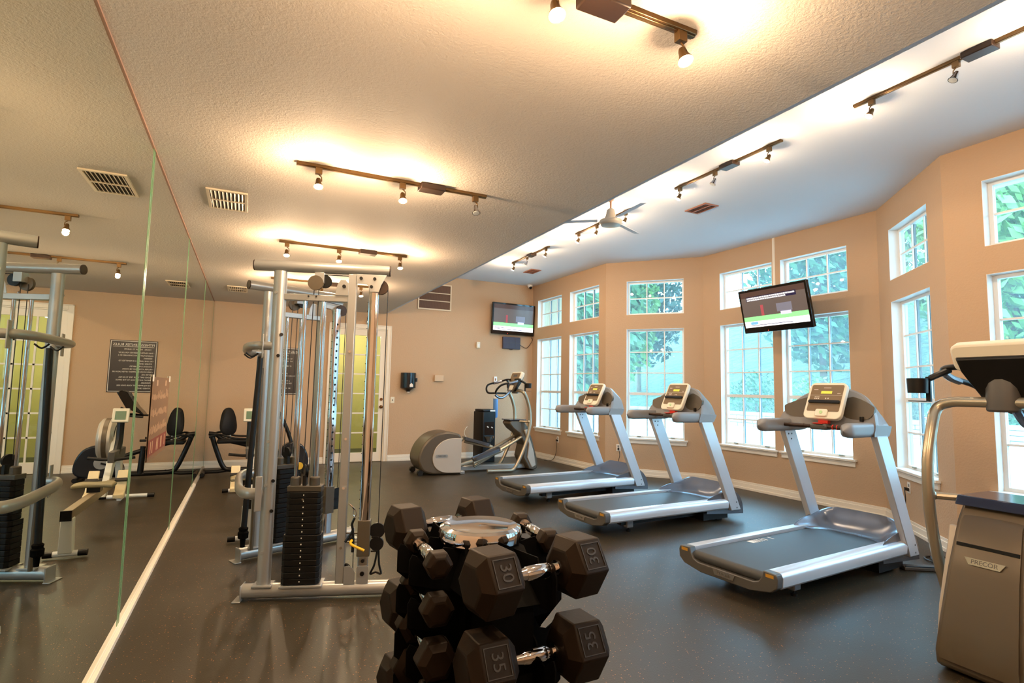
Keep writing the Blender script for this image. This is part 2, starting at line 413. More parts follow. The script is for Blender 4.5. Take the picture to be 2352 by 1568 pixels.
# the lit room behind the glass door
YEW = mat('yellow_green_wall', C(224,200,128), .8); GRW = mat('pale_green_wall', C(150,206,170), .8)
obj('wall_hall_far', B().box(.3, 3.2, YB+2.3, YB+2.4, 0, 2.74), YEW, kind='structure')
obj('wall_hall_left', B().box(.3, .4, YB+.15, YB+2.3, 0, 2.74), GRW, kind='structure')
obj('wall_hall_right', B().box(3.1, 3.2, YB+.15, YB+2.3, 0, 2.74), GRW, kind='structure')
obj('ceiling_hall', B().box(.3, 3.2, YB+.15, YB+2.4, 2.74, 2.8), CEIL, kind='structure')
def light(kind, name, loc, energy, color, **kw):
    l = bpy.data.lights.new(name, kind); l.energy = energy; l.color = color
    for k, v_ in kw.items(): setattr(l, k, v_)
    o = bpy.data.objects.new(name, l); col.objects.link(o); o.location = loc; return o
hf = B().lathe([(.01,0),(.13,.0),(.15,.04),(.15,.06),(.02,.07)], (1.9, YB+1.2, 2.67))
tgo = obj('ceiling_fixture', hf, mat('lit_globe', C(250,240,210), .4, emit=((1,.93,.7,1), 6)), label='round lit ceiling lamp in the hall beyond the glass door', category='lamp')
light('POINT', 'hall_lamp', (1.9, YB+1.2, 2.5), 60, (1,.92,.68), shadow_soft_size=.1)

# mirrors on the left wall
seams = [-.63, 1.57, 3.768, 5.97, 8.28, YB-.012]
mlab = ['tall wall mirror panel nearest the camera at the left edge', 'tall mirror panel showing the near cable tower reflection', 'tall mirror panel holding the brown exercise poster', 'tall mirror panel just past the exercise poster', 'narrowest looking mirror panel touching the back wall corner']
for k in range(5):
    if k == 0: continue
    y0, y1 = seams[k]+.008, seams[k+1]-.008
    m_ = obj('mirror_panel', B().box(XM-.006, XM, y0, y1, .03, H1-.004), MIRROR, label=mlab[k], category='mirror', group='wall mirror panels')
    for (a_, b_) in ((y0-.002, y0+.026), (y1-.026, y1+.002)):
        obj('bevelled_edge', B().box(XM-.006, XM+.0012, a_, b_, .03, H1-.004), EDGE, m_)
obj('trim_1', B().box(XM-.03, XM+.024, seams[1], YB-1.75, .0, .03).box(XM-.004, XM+.006, seams[1], YB-1.75, .03, .042), TRIM, kind='structure', bevel=.002)
obj('trim_2', B().box(XM-.03, XM+.020, YB-1.74, YB, .0, .03).box(XM-.004, XM+.006, YB-1.74, YB, .03, .042), mat('grey_channel', C(190,180,165), .4, metal=.4), kind='structure', bevel=.002)
obj('trim_3', B().box(XM-.012, XM+.006, seams[1], YB, H1-.010, H1), mat('ceiling_joint', C(150,112,90), .7), kind='structure')
# poster stuck on the mirror
PB = mat('poster_brown', C(122,88,60), .55); PR = mat('poster_red', C(120,46,32), .55)
po = root('exercise_poster', (XM+.003, 4.33, .845), label='brown exercise chart poster taped to the wall mirror', category='poster')
obj('sheet', B().box(0, .002, 0, .87, .0, .56), PB, po)
obj('red_band', B().box(.002, .003, .0, .87, .03, .14), PR, po, label='dark red band with white figures')
pf = B(); pr_ = random.Random(3)
for ry_ in range(3):
    for q in range(22):
        y = .03+q*.037; z = .17+ry_*.115+pr_.random()*.02; h = .02+.04*pr_.random()
        pf.box(.002, .0032, y, y+.008+.01*pr_.random(), z, z+h)
for y in (.18, .62): pf.box(.002, .0032, y, y+.07, .5, .54)
for y in (.08,.16,.36,.42,.56,.60,.76): pf.box(.003, .0042, y, y+.022, .045, .125)
obj('printed_figures', pf, mat('poster_print', C(196,160,128), .6), po)
obj('tape', B().box(.002, .004, -.02, .04, .53, .575).box(.002, .004, .83, .89, .53, .575), SCREENW, po)

# ------------------------------------------------------------------ track lights
def track(name, axis, a0, a1, other, zc, box, heads, label, group):
    pw_ = 1.0 if axis == 'x' else .72
    """axis 'x' or 'y'; heads = [(pos, lit)]"""
    L_ = a1-a0
    r = root(name, (a0 if axis == 'x' else other, other if axis == 'x' else a0, zc), 0 if axis == 'x' else pi/2, label=label, category='track light', group=group)
    obj('track_bar', B().box(0, L_, -.018, .018, -.020, 0).box(.0, L_, -.008, .008, -.024, -.019), BRASS, r, bevel=.002)
    bx = box-a0
    obj('power_box', B().box(bx-.085, bx+.085, -.05, .05, -.042, -.001), BRONZE, r, bevel=.006)
    for pos, lit in heads:
        x = pos-a0
        hd = obj('lamp_head', B().box(x-.02, x+.02, -.014, .014, -.06, -.018).tube([(x,0,-.06),(x+.018,0,-.075),(x+.02,0,-.10),(x+.01,-.02,-.115)], .004, 8), BRASS, r, bevel=.002)
        dn = V((.0 if axis == 'x' else .0, -.35, -1)).normalized() if axis == 'x' else V((.25,.45,-1)).normalized()
        c0 = V((x, -.005, -.09))
        cup = B().lathe([(.012,0),(.016,.012),(.017,.03),(.027,.055),(.029,.062)], c0, 18, dn)
        obj('lamp_cup', cup, CHROME if not lit else BRASS, hd)
        obj('bulb', B().lathe([(.002,.060),(.024,.060),(.024,.0635),(.002,.065)], c0, 18, dn), BULB if lit else DEAD, hd)
        if lit:
            P = c0+dn*.085
            lo = light('POINT', 'bulb_light', P, LAMP*pw_, WARM, shadow_soft_size=.022); lo.parent = r
            so = light('SPOT', 'bulb_beam', P, SPOT*pw_, WARM, shadow_soft_size=.03, spot_size=R(105), spot_blend=.8); so.parent = r
            so.rotation_mode = 'QUATERNION'; so.rotation_quaternion = V((0,0,-1)).rotation_difference(dn)
    return r
G1 = 'track lights on the low ceiling'; G2 = 'track lights on the raised ceiling'
track('track_light','x',.2,1.465,1.515,H1,1.05,[(.28,1),(.85,1),(1.40,1)],'bronze track light nearest the camera at the top edge',G1)
track('track_light','x',.2,1.46,3.545,H1,1.06,[(.33,1),(.86,1),(1.38,0)],'low ceiling track light whose right hand lamp is off',G1)
track('track_light','x',.2,1.43,5.60,H1,1.03,[(.27,1),(.75,1),(1.36,1)],'track light just above the cable machine top beam',G1)
track('track_light','x',.2,1.43,7.62,H1,.98,[(.27,1),(.82,1),(1.33,1)],'rearmost low ceiling track light, seen through the cable machine',G1)
track('track_light','y',1.20,2.53,4.05,H2,1.73,[(1.3,1),(1.86,0),(2.40,1)],'raised ceiling track light at the top right corner',G2)
track('track_light','y',3.17,4.49,4.06,H2,3.75,[(3.30,1),(3.93,0),(4.42,1)],'raised ceiling track light between the fan and the near track',G2)
track('track_light','y',5.24,6.49,4.06,H2,5.75,[(5.36,1),(5.98,1),(6.42,1)],'raised ceiling track light behind the ceiling fan',G2)
track('track_light','y',7.27,8.57,4.06,H2,7.85,[(7.36,1),(8.0,0),(8.50,1)],'smallest looking raised ceiling track light, nearest the back wall',G2)
track('track_light','x',.2,1.46,-.6,H1,1.05,[(.33,1),(.86,1),(1.38,1)],'added low ceiling fill light, unseen behind the camera',G1)  # invented track out of view, added to help light the room
track('track_light','y',-.9,.4,4.05,H2,-.3,[(-.8,1),(0,1)],'added raised ceiling fill light, unseen behind the camera',G2)  # second added track, also unseen, extra fill light for the room

# ceiling vents
def louver(name, x0, x1, y0, y1, z, m, label, long='x', n=12, mid=True):
    r = root(name, ((x0+x1)/2, (y0+y1)/2, z), label=label, category='vent', group='ceiling vents')
    a, b_ = (x1-x0)/2, (y1-y0)/2
    f = .022
    obj('vent_frame', B().box(-a,a,-b_,-b_+f,-.012,0).box(-a,a,b_-f,b_,-.012,0).box(-a,-a+f,-b_+f,b_-f,-.012,0).box(a-f,a,-b_+f,b_-f,-.012,0), m, r, bevel=.002)
    obj('backing', B().box(-a+f,a-f,-b_+f,b_-f,-.003,-.001), VDARK, r)
    s_ = B()
    for q in range(n):
        if long == 'x':
            y = -b_+f+(2*b_-2*f)*(q+.5)/n; s_.obox((0,y,-.007), (1,0,0), (0,1,.7), (0,-.7,1), a-f, (b_-f)/n*.62, .0008)
        else:
            x = -a+f+(2*a-2*f)*(q+.5)/n; s_.obox((x,0,-.007), (0,1,0), (1,0,.7), (-.7,0,1), b_-f, (a-f)/n*.62, .0008)
    if mid:
        if long == 'x': s_.box(-.008,.008,-b_+f,b_-f,-.013,-.004)
        else: s_.box(-a+f,a-f,-.008,.008,-.013,-.004)
    obj('louvers', s_, m, r)
louver('ceiling_vent', -.34,-.07, 4.33,4.80, H1, VENT, 'cream ceiling vent above the near end of the mirrors', 'y', 9)
louver('ceiling_vent', -.33,-.07, 8.60,9.07, H1, VENT, 'cream ceiling vent near the far end of the mirrors', 'y', 9)
louver('ceiling_vent', 4.68,4.89, 4.68,5.02, H2, RUST, 'reddish ceiling vent beside the ceiling fan', 'x', 12)
louver('ceiling_vent', 4.57,4.78, 8.83,9.17, H2, RUST, 'small reddish ceiling vent near the security camera', 'x', 12)
rg = root('return_grille', (3.235, YB, 3.15), label='brown return air grille high on the back wall', category='vent')
obj('grille_frame', B().box(-.34,.34,-.02,0,-.26,-.235).box(-.34,.34,-.02,0,.235,.26).box(-.34,-.315,-.02,0,-.235,.235).box(.315,.34,-.02,0,-.235,.235).box(-.315,.315,-.018,0,-.085,-.07).box(-.315,.315,-.018,0,.07,.085), VENT, rg)
sb = B()
for q in range(60):
    x = -.315+.63*(q+.5)/60; sb.box(x-.0022, x+.0022, -.012, -.004, -.235, .235)
obj('grille_bars', sb, mat('grille_brown', C(128,88,66), .5), rg)
obj('backing', B().box(-.315,.315,-.004,-.001,-.235,.235), mat('grille_dark', C(84,56,44), .7), rg)

# ceiling fan
fx, fy = 3.64, 5.085
fan = root('ceiling_fan', (fx, fy, H2), label='white ceiling fan hanging at the edge of the raised ceiling', category='fan')
FW = mat('fan_enamel', C(190,178,160), .35)
obj('downrod', B().lathe([(.03,0),(.035,-.03),(.012,-.045),(.012,-.13),(.02,-.14)], (0,0,0), 20), mat('fan_rod', C(196,150,120), .4), fan)
obj('motor', B().lathe([(.02,-.12),(.045,-.14),(.055,-.2),(.075,-.245),(.125,-.262),(.13,-.28),(.125,-.30),(.11,-.318),(.06,-.33),(.01,-.333)], (0,0,0), 32), FW, fan)
for k in range(3):
    a = R(25+120*k); dx, dy = cos(a), sin(a)
    obj('blade', B().obox((dx*.40, dy*.40, -.262), (dx,dy,0), (-dy,dx,.12), (0,-.12,1), .25, .034, .002), CEILH, fan)

# security camera dome
sc_ = root('security_camera', (5.275, 10.24, H2), label='small white security camera in the back ceiling corner', category='camera')
obj('mount', B().lathe([(.055,0),(.055,-.03),(.04,-.055),(.02,-.06)], (0,0,0), 20), WHITE, sc_)
obj('lens', B().ball((0,-.025,-.06), .032, 14).cyl((0,-.05,-.065),(0,-.06,-.068),.014), BLACK, sc_)

# ------------------------------------------------------------------ televisions
def screen_pic(parent, x0, x1, z0, z1, y, variant):
    """broadcast picture built as flat areas on the screen, lit"""
    def E(nm, c, s=.9): 
        return bpy.data.materials.get(nm) or mat(nm, c, .25, emit=(c, s))
    W, Hh = x1-x0, z1-z0
    def q(nm, u0, u1, v0, v1, m, lay=1):
        obj(nm, B().box(x0+u0*W, x0+u1*W, y-.0004*lay-.0003, y-.0004*lay, z0+v0*Hh, z0+v1*Hh), m, parent)
    q('picture', 0, 1, 0, 1, E('tv_stand_grey', C(88,80,78), .7), 0)
    q('picture_top', 0, 1, .84, 1, E('tv_dark', C(70,52,48), .6))
    q('grass_strip', 0, 1, .17, .30, E('tv_green', C(130,220,140), 1))
    q('caption_bar', 0, 1, .0, .17, E('tv_white', C(246,246,250), 1))
    q('player_red', .30, .345, .30, .60, E('tv_red', C(150,70,78), .8), 2)
    q('crowd', .55, .78, .36, .58, E('tv_crowd', C(110,112,128), .7), 2)
    q('player_white', .60, .76, .27, .36, E('tv_ply', C(190,196,230), .9), 2)
    q('caption_line', .10, .76, .045, .06, E('tv_line', C(60,66,110), .7), 2)
    if variant:
        q('caption_box', .10, .22, .075, .15, E('tv_blue', C(110,170,220), .9), 2)
        wv = E('tv_white', C(246,246,250), 1); k = B()
        for row in range(2):
            for i in range(44 if row == 0 else 36):
                u = .10+i*.0172; v = .82-row*.055
                k.box(x0+u*W, x0+(u+.0105)*W, y-.0025, y-.0018, z0+(v-.02)*Hh, z0+(v+.02)*Hh)
        obj('caption_text', k, wv, parent)
        q('caption_back', .085, .87, .735, .865, E('tv_navy', C(30,26,58), .6), 2)
    else:
        k = B()
        for i in range(8): k.box(x0+(.04+.03*i)*W, x0+(.055+.03*i)*W, y-.0016, y-.0010, z0+.09*Hh, z0+.13*Hh)
        obj('caption_text', k, E('tv_line', C(60,66,110), .7), parent)
GB = mat('gloss_black', C(16,15,16), .12)
def tv(loc, rz, tilt, label, variant, W=1.02, Hh=.585):
    r = root('television', loc, rz, label=label, category='television', group='wall mounted televisions')
    r.rotation_euler = (tilt, 0, rz)
    obj('tv_case', B().box(-W/2, W/2, 0, .05, -Hh/2, Hh/2).box(-.35,.35,.05,.085,-.2,.2), GB, r, bevel=.008)
    obj('bezel', B().box(-W/2+.004,-W/2+.028,-.004,0,-Hh/2+.004,Hh/2-.004).box(W/2-.028,W/2-.004,-.004,0,-Hh/2+.004,Hh/2-.004).box(-W/2+.028,W/2-.028,-.004,0,Hh/2-.03,Hh/2-.004).box(-W/2+.028,W/2-.028,-.004,0,-Hh/2+.004,-Hh/2+.075), GB, r)
    s = obj('screen', B().box(-W/2+.028, W/2-.028, -.002, 0, -Hh/2+.075, Hh/2-.03), BLACK, r)
    screen_pic(s, -W/2+.03, W/2-.03, -Hh/2+.077, Hh/2-.032, -.0025, variant)
    obj('power_light', B().cyl((-.13,-.004,-Hh/2+.02),(-.13,-.006,-Hh/2+.02),.005), mat('tv_led', C(220,40,30), .3, emit=((1,.05,.03,1), 2)) if not bpy.data.materials.get('tv_led') else bpy.data.materials['tv_led'], r)
    return r
t1 = tv((4.905, YB-.13, 2.815), R(3.5), R(4), 'flat television on the back wall above the set top box', False, 1.0, .645)
obj('wall_bracket', B().box(-.12,.12,.085,.12,-.1,.1), BLACK, t1)
t2 = tv((6.065, 4.915, 2.475), R(-90)+0, R(0), 'flat television hanging tilted in front of the bay windows', True)
t2.matrix_world = Matrix.Translation((6.065,4.915,2.475)) @ Matrix.Rotation(R(-90),4,'Z') @ Matrix.Rotation(R(13),4,'X')
obj('swing_arm', B().box(-.42,-.34,.085,.47,-.03,.03).box(-.55,-.2,.085,.10,-.12,.12), BLACK, t2)
obj('cable_conduit', B().box(6.585, 6.61, 5.30, 5.34, 2.42, H2), TRIM, label='thin white conduit strip running from ceiling to hanging television', category='conduit')
sb_ = root('set_top_box', (4.905, YB-.001, 2.33), label='dark set top box mounted under the back wall television', category='box')
obj('box_case', B().box(-.2,.2,-.055,0,-.125,.125), mat('slate_plastic', C(58,56,74), .45), sb_, bevel=.006)
obj('front_grid', B().box(-.19,.19,-.058,-.055,-.003,.003).box(-.06,-.055,-.058,-.055,-.12,.12).box(.075,.08,-.058,-.055,-.12,.12), DGREY, sb_)
hc = obj('hanging_cable', B().tube([(5.37,YB-.03,2.47),(5.40,YB-.03,2.42),(5.33,YB-.02,2.30),(5.25,YB-.02,2.24),(5.11,YB-.03,2.30)], .006, 8, k=6).tube([(4.83,YB-.03,2.24),(4.90,YB-.02,2.19),(4.98,YB-.03,2.23)], .006, 8, k=6), CORD)
bpy.context.view_layer.update()
hc.parent = sb_; hc.matrix_parent_inverse = sb_.matrix_world.inverted()

# ------------------------------------------------------------------ fittings on the back wall
pt = root('paper_towel_dispenser', (2.755, YB-.03, 1.48), label='black towel dispenser on the back wall right of the door', category='dispenser')
obj('dispenser_body', B().prism([(-.14,.029),(-.14,-.02)]+[(.14*sin(R(-90+15*q)),-.02-.13*cos(R(-90+15*q))) for q in range(13)]+[(.14,-.02),(.14,.029)], 'xy', -.12, .165), mat('smoked_plastic', C(24,26,32), .12), pt)
obj('chute', B().lathe([(.03,-.19),(.05,-.16),(.11,-.12)], (-.01,-.06,0), 20), BLACK, pt)
obj('paper_tab', B().box(-.03,.012,-.08,-.06,-.205,-.175), SCREENW, pt)
obj('logo_mark', B().prism([(-.01,-.10),(.055,-.10),(.055,-.06),(.022,-.025),(-.01,-.06)], 'xz', -.160, -.148), SCREENW, pt)
obj('side_latch', B().box(.12,.155,-.09,-.03,.0,.07), BLACK, pt, bevel=.005)
jb_ = obj('junction_box', B().box(3.27,3.45,YB-.06,YB,1.50,1.62), mat('beige_cover', C(206,180,150), .5), bevel=.006, label='beige electrical box on the back wall beside towel dispenser', category='box')
ms = root('motion_sensor', (4.17, YB, 2.25), label='small white motion sensor on wall left of the television', category='sensor')
obj('sensor_case', B().box(-.04,.04,-.04,0,-.065,.065), CREAM, ms, bevel=.012)
obj('sensor_lens', B().box(-.022,.022,-.044,-.04,-.04,.02), WHITE, ms, bevel=.004)
def plate(name, loc, rz, label, cat, kind):
    r = root(name, loc, rz, label=label, category=cat)
    obj('cover_plate', B().box(-.037,.037,-.006,0,-.058,.058), CREAM if kind != 'o' else SCREENW, r, bevel=.003)
    if kind == 's': obj('toggle', B().box(-.006,.006,-.02,-.005,-.014,.010), DGREY, r)
    else: obj('sockets', B().box(-.016,.016,-.009,-.005,.008,.038).box(-.016,.016,-.009,-.005,-.038,-.008), MGREY, r, bevel=.003)
    return r
plate('light_switch', (2.475, YB, 1.13), 0, 'white light switch beside the glass door casing', 'switch', 's')
wt = root('thermostat', (4.568, YB, 1.57), label='tiny white thermostat on wall above the water cooler', category='thermostat')
obj('thermostat_case', B().box(-.035,.035,-.025,0,-.05,.055), WHITE, wt, bevel=.006)
obj('dial', B().box(-.012,.012,-.03,-.025,-.03,.02), RUST, wt)
fgm = root('door_top_ornament', (1.95, YB-.016, DH+.075), label='small silver ornament standing on the glass door casing', category='ornament')
obj('ornament_body', B().lathe([(.03,0),(.02,.02),(.028,.06),(.012,.10),(.022,.125),(.004,.155)], (0,0,0), 14), CHROME, fgm)
obj('ornament_side', B().ball((.026,0,.03), .016, 10).ball((-.02,0,.05), .014, 10), CHROME, fgm)

# rules sign
sg_ = root('rules_sign', (.494, YB, 1.612), label='black gym rules sign with white lettering on the back wall', category='sign')
obj('sign_board', B().box(-.315,.315,-.012,0,-.405,.405), SIGNB, sg_)
obj('sign_border', B().box(-.303,.303,-.015,-.012,.386,.393).box(-.303,.303,-.015,-.012,-.393,-.386).box(-.303,-.296,-.015,-.012,-.386,.386).box(.296,.303,-.015,-.012,-.386,.386).box(-.27,.27,-.015,-.012,.302,.307), SCREENW, sg_)
text('sign_title', 'FITNESS CENTER RULES', .052, fr((0,-.0125,.335), (1,0,0), (0,0,1)), SCREENW, sg_, .001)
rules = ["      HOURS:   8:00 AM TO 10:00 PM", "• THIS CENTER IS RESERVED FOR USE BY", "• GUESTS MUST BE ACCOMPANIED BY A", "   RESIDENT.", "• NO ONE UNDER 14 IS PERMITTED TO",
 "   FITNESS CENTER.", "• SMOKING IS PROHIBITED.", "• PROPER ATTIRE MUST BE WORN.", "• WIPE DOWN EQUIPMENT AFTER EACH USE", "   AFTER USE.", "• PLEASE LIMIT YOUR TIME TO 30 MIN.",
 "• REPORT ANY DAMAGE TO THE OFFICE", "   MANAGER.", "• USE EQUIPMENT AT YOUR OWN RISK", "   FITNESS CENTER."]
for k, ln in enumerate(rules):
    z = .265-k*.0425-(0 if k == 0 else .012)
    o_ = text('sign_text', ln, .0285, fr((-.275,-.0125,z), (1,0,0), (0,0,1)), SCREENW, sg_, .001, align='LEFT')
    o_.scale = (.92,1,1)

# outlets and cords under the windows
def wallpt(i, t_, z, d=0):
    A, E_ = CN[i], CN[i+1]; t = (E_-A).normalized(); n = V((-t.y, t.x)); n = n if n.x < 0 else -n
    p = A+t*t_+n*d; return V((p.x, p.y, z)), math.atan2(n.y, n.x)+pi/2
for (i, t_, z, lab, clab) in ((0,1.07,.43,'outlet under the far right windows near the back corner','black power cord from the outlet near back corner'),
                        (1,.225,.44,'outlet on the angled bay wall behind the far treadmill','black power cord on angled bay wall behind treadmill'),
                        (3,.62,.44,'outlet behind the frame tube of the near elliptical','black power cord hanging behind the near elliptical')):
    p, a = wallpt(i, t_, z); plate('wall_outlet', p, a, 'white '+lab, 'outlet', 'o')
    q = [wallpt(i, t_+dx, zz, dd)[0] for dx, zz, dd in ((0,z-.02,.01),(.01,z-.01,.045),(.03,z-.12,.05),(.0,z-.28,.05),(-.10 if i == 0 else .05,.03,.07),(-.3 if i == 0 else .15,.01,.12))]
    r = root('power_cord', (0,0,0), label=clab, category='cord', group='equipment power cords')
    obj('cord', B().tube(q, .005, 7, k=6), CORD, r)
    obj('plug', B().obox(q[0]+(q[1]-q[0])*.5, (q[1]-q[0]), (0,0,1), (q[1]-q[0]).cross(V((0,0,1))), .02, .016, .014), CORD, r, bevel=.003)
cp = [(5.50,2.55,.006),(5.35,2.62,.006),(5.22,2.50,.012),(5.32,2.36,.006),(5.47,2.42,.014),(5.38,2.58,.018),(5.24,2.45,.010),(5.36,2.30,.010),(5.50,2.38,.006)]
obj('coiled_cord', B().tube([(x-.0,y+.25,z) for x,y,z in cp], .007, 8, k=8), CORD, label='coiled black cord on the floor beside near treadmill front', category='cord')

# ------------------------------------------------------------------ treadmills (x forward, y to the left, origin at the right rear corner)
def treadmill(loc, rz, label):
    r = root('treadmill', loc, rz, label=label, category='treadmill', group='treadmills facing the windows')
    Wd = .80
    prof = [(.004,.150),(.018,.134),(.09,.130),(.10,.14),(.10,.238),(.03,.238),(.012,.228),(.0,.205)]
    for k in (0, 1):
        P = prof if k == 0 else [(Wd-y, z) for y, z in prof]
        obj('side_rail', B().prism(P, 'yz', .055, 1.675), ALU, r, bevel=.002)
        y0_, y1_ = ((.0,.05) if k == 0 else (Wd-.05, Wd))
        up_ = obj('upright', B().prism([(1.715,.115),(1.865,.115),(1.43,1.075),(1.265,1.075)], 'xz', y0_, y1_), ALU, r, bevel=.006)
        yy = -.001 if k == 0 else Wd+.001
        bb = B()
        for (bx_, bz) in ((1.795,.20),(1.80,.14)): bb.cyl((bx_, yy, bz), (bx_, .4, bz), .007, n=10) if False else bb.cyl((bx_, yy, bz), (bx_, yy+(.004 if k == 0 else -.004), bz), .007, n=10)
        for (bx_, bz) in ((1.33,1.03),(1.375,1.03),(1.37,.985)):
            yb = y1_ if k == 0 else y0_
            bb.cyl((bx_, yb+(.001 if k == 0 else -.001), bz), (bx_, yb+(-.003 if k == 0 else .003), bz), .008, n=10)
        obj('bolt', bb, BLACK, up_)
    # rear end frame: a U hung between the two rails
    ol = [(0,.205),(.012,.234),(.10,.240),(.112,.20),(.135,.165),(.175,.150),(Wd-.175,.150),(Wd-.135,.165),(Wd-.112,.20),(Wd-.10,.240),(Wd-.012,.234),(Wd,.205),(Wd-.006,.150),(Wd-.05,.115),(Wd-.2,.085),(.2,.085),(.05,.115),(.006,.150)]
    ef = B().prism(ol, 'yz', -.005, .057)
    obj('rear_frame', ef, DGREY, r, bevel=.006)
    obj('badge', B().prism([(.31,.146),(.49,.146),(.475,.108),(.325,.108)], 'yz', -.012, -.004), CHROME, r, label='silver name badge')
    text('badge_text', 'PRECOR', .028, fr((-.0125,.40,.127), (0,-1,0), (0,0,1)), DGREY, r, .0006)
    for y in (.055, Wd-.055): obj('warning_label', B().box(-.0065,-.0045,y-.028,y+.028,.205,.226), AMBER, r)
    # belt with rolled rear end
    bp = [(1.62,.150),(.06,.150)]+[(.052+.036*cos(a), .180+.036*sin(a)) for a in [R(-90-18*j) for j in range(11)]]+[(1.62,.216)]
    obj('belt', B().prism(bp, 'xz', .118, Wd-.118), BELT, r)
    bm_ = B()
    for i, x in enumerate((.60,.615,.63,.645,.66,.685,.71,.745,.78,.86)): bm_.box(x, x+.009, .60+(0 if i < 5 else 0), .66, .2165, .2175)
    for x in (.60,.608,.616,.624): bm_.box(x, x+.008, .605, .655, .2165, .2177)
    obj('belt_marks', bm_, SCREENW, r)
    obj('deck_edge', B().box(.1,1.6,.104,.118,.17,.212).box(.1,1.6,Wd-.118,Wd-.104,.17,.212), BLACK, r)
    obj('base_frame', B().box(.3,1.75,.14,.20,.07,.15).box(.3,1.75,Wd-.20,Wd-.14,.07,.15).box(1.35,1.72,.06,Wd-.06,.03,.15), BLACK, r)
    for y in (.15, Wd-.15):
        lg = obj('leg', B().box(.36,.44,y-.03,y+.03,.04,.135), MGREY, r, bevel=.01)
        obj('rubber_foot', B().cyl((.40,y,.0),(.40,y,.018),.022).cyl((.40,y,.016),(.40,y,.05),.007), BLACK, lg)
        obj('leg', B().box(1.62,1.70,y-.03,y+.03,.0,.04), BLACK, r)
    # motor hood
    rows = []
    for i in range(25):
        u = i/24; y = .04+.72*u; e = abs(2*u-1)
        side = max(0, (e-.62)/.38)**1.5
        xr = 1.55-.17*max(0,(e-.35)/.65)**1.6
        row = []
        for j in range(19):
            v_ = j/18
            if v_ < .72:
                k = v_/.72; x = xr+(1.77-.02*e-xr)*k
                crest = .39-.07*max(0,(e-.45)/.55)**2
                hlow = .214 if side < .05 else .214+.02*side
                sh = k**(2.8-2.2*side) if side < 1 else k**.6
                z = hlow+(crest-hlow)*(1-(1-sh)**1.15)
            else:
                k = (v_-.72)/.28; crest = .39-.07*max(0,(e-.45)/.55)**2
                x = 1.77-.02*e+.20*sin(k*pi/2); z = crest-(crest-.10)*(1-cos(k*pi/2))
            row.append((x, y, z))
        rows.append(row)
    obj('motor_hood', B().grid(rows), HOOD, r, ang=60)
    for rw, s_ in ((rows[0], 1), (rows[-1], -1)):
        P = [(p[0], p[2]) for p in rw]+[(rw[-1][0], .06),(rw[0][0], .10)]
        obj('hood_side', B().prism(P, 'xz', rw[0][1], rw[0][1]+.004*s_), HOOD, r)
    # arms and console housing
    for k in (0, 1):
        y = .052 if k == 0 else Wd-.052
        sy = 1 if k == 0 else -1
        n = 26; rows = []
        am = B()
        pts = []
        for j in range(15):
            s_ = j/14; x = .895+.565*s_
            f = min(1, (1-(1-min(1, s_/.14))**2)**.5) if s_ < .14 else 1
            hz = .056*f; hy = .046*f
            ztop = 1.112+hz
            zb = 1.112-hz*.95
            pts.append((x, hy, zb, ztop))
        rows = []
        for x, hy, zb, zt in pts:
            c = (zb+zt)/2; h = (zt-zb)/2; ring = []
            for q in range(n+1):
                a = 2*pi*q/n; ca, sa = cos(a), sin(a)
                ring.append((x, y+hy*math.copysign(abs(ca)**.6, ca), c+h*math.copysign(abs(sa)**.75, sa)))
            rows.append(ring)
        am.grid(rows); am.add([p for p in rows[-1][:-1]], [tuple(range(n))])
        obj('arm_rest', am, MGREY, r, ang=60)
    # arched hood between the arms
    def arch(u):    # u 0..1 across; returns top height and forward lean
        e = abs(2*u-1)
        top = 1.155+.28*(1-e**2.6)**.72 if e < 1 else 1.155
        return top
    rows = []; NU = 33
    for i in range(NU):
        u = i/(NU-1); y = .0+Wd*u; e = abs(2*u-1); zt = arch(u)
        xr = 1.235+.085*(1-e**3); xt = xr+.33*(zt-1.07); xf = 1.47+.10*(1-e**2)
        low = 1.062 if e > .8 else 1.062+.03*min(1, (.8-e)/.15)
        ring = [(xr, y, low), (xr+.002, y, low+.03), (xr+(xt-xr)*.5, y, (low+zt)/2+.0), (xt-.006, y, zt-.012), (xt+.014, y, zt), (xt+.045, y, zt-.008), (xf+.03, y, zt-.10 if zt-.10 > 1.16 else 1.14), (xf, y, low+.02), (xf-.02, y, low), (xr, y, low)]
        rows.append(ring)
    hb = B().grid(rows)
    hb.add(rows[0][:-1], [tuple(range(9))]); hb.add(rows[-1][:-1], [tuple(range(9))])
    obj('console_housing', hb, MGREY, r, ang=40)
    # dark scooped pockets either side of the console
    for s_ in (1, -1):
        P = []
        for q in range(20):
            a = 2*pi*q/20; uy = .20*cos(a); uz = .088*sin(a)
            ca, sa = cos(a), sin(a)
            yy = .225*s_+.145*math.copysign(abs(ca)**.75, ca); hh = .10*math.copysign(abs(sa)**.8, sa)
            if hh > 0: hh *= 1-.75*max(0, (yy*s_-.16)/.21)
            u = .5+yy/Wd; zc = 1.275
            z = zc+hh*.95; xr = 1.235+.085*(1-abs(2*u-1)**3); x = xr+.33*(z-1.062)-.011
            P.append((x, .4+yy, z))
        k = B().add(P+[(p[0]+.03, p[1], p[2]) for p in P], [tuple(range(20)), tuple(range(39,19,-1))]+[(i,(i+1)%20,20+(i+1)%20,20+i) for i in range(20)])
        obj('storage_pocket', k, BROWN, r)
    # console tablet
    cs_ = root('console', (1.335, .40, 1.185)); cs_.parent = r
    cs_.matrix_local = fr((1.30,.40,1.325), (0,-1,0), (.50,0,1))
    rr_ = [(x*(1+.10*(y+.16)*2*(-.25)), y) for x, y in rrect(-.155,.155,-.165,.165,.045)]
    obj('console_shell', B().prism(rr_, 'xy', -.028, .012), CREAM, cs_, bevel=.006)
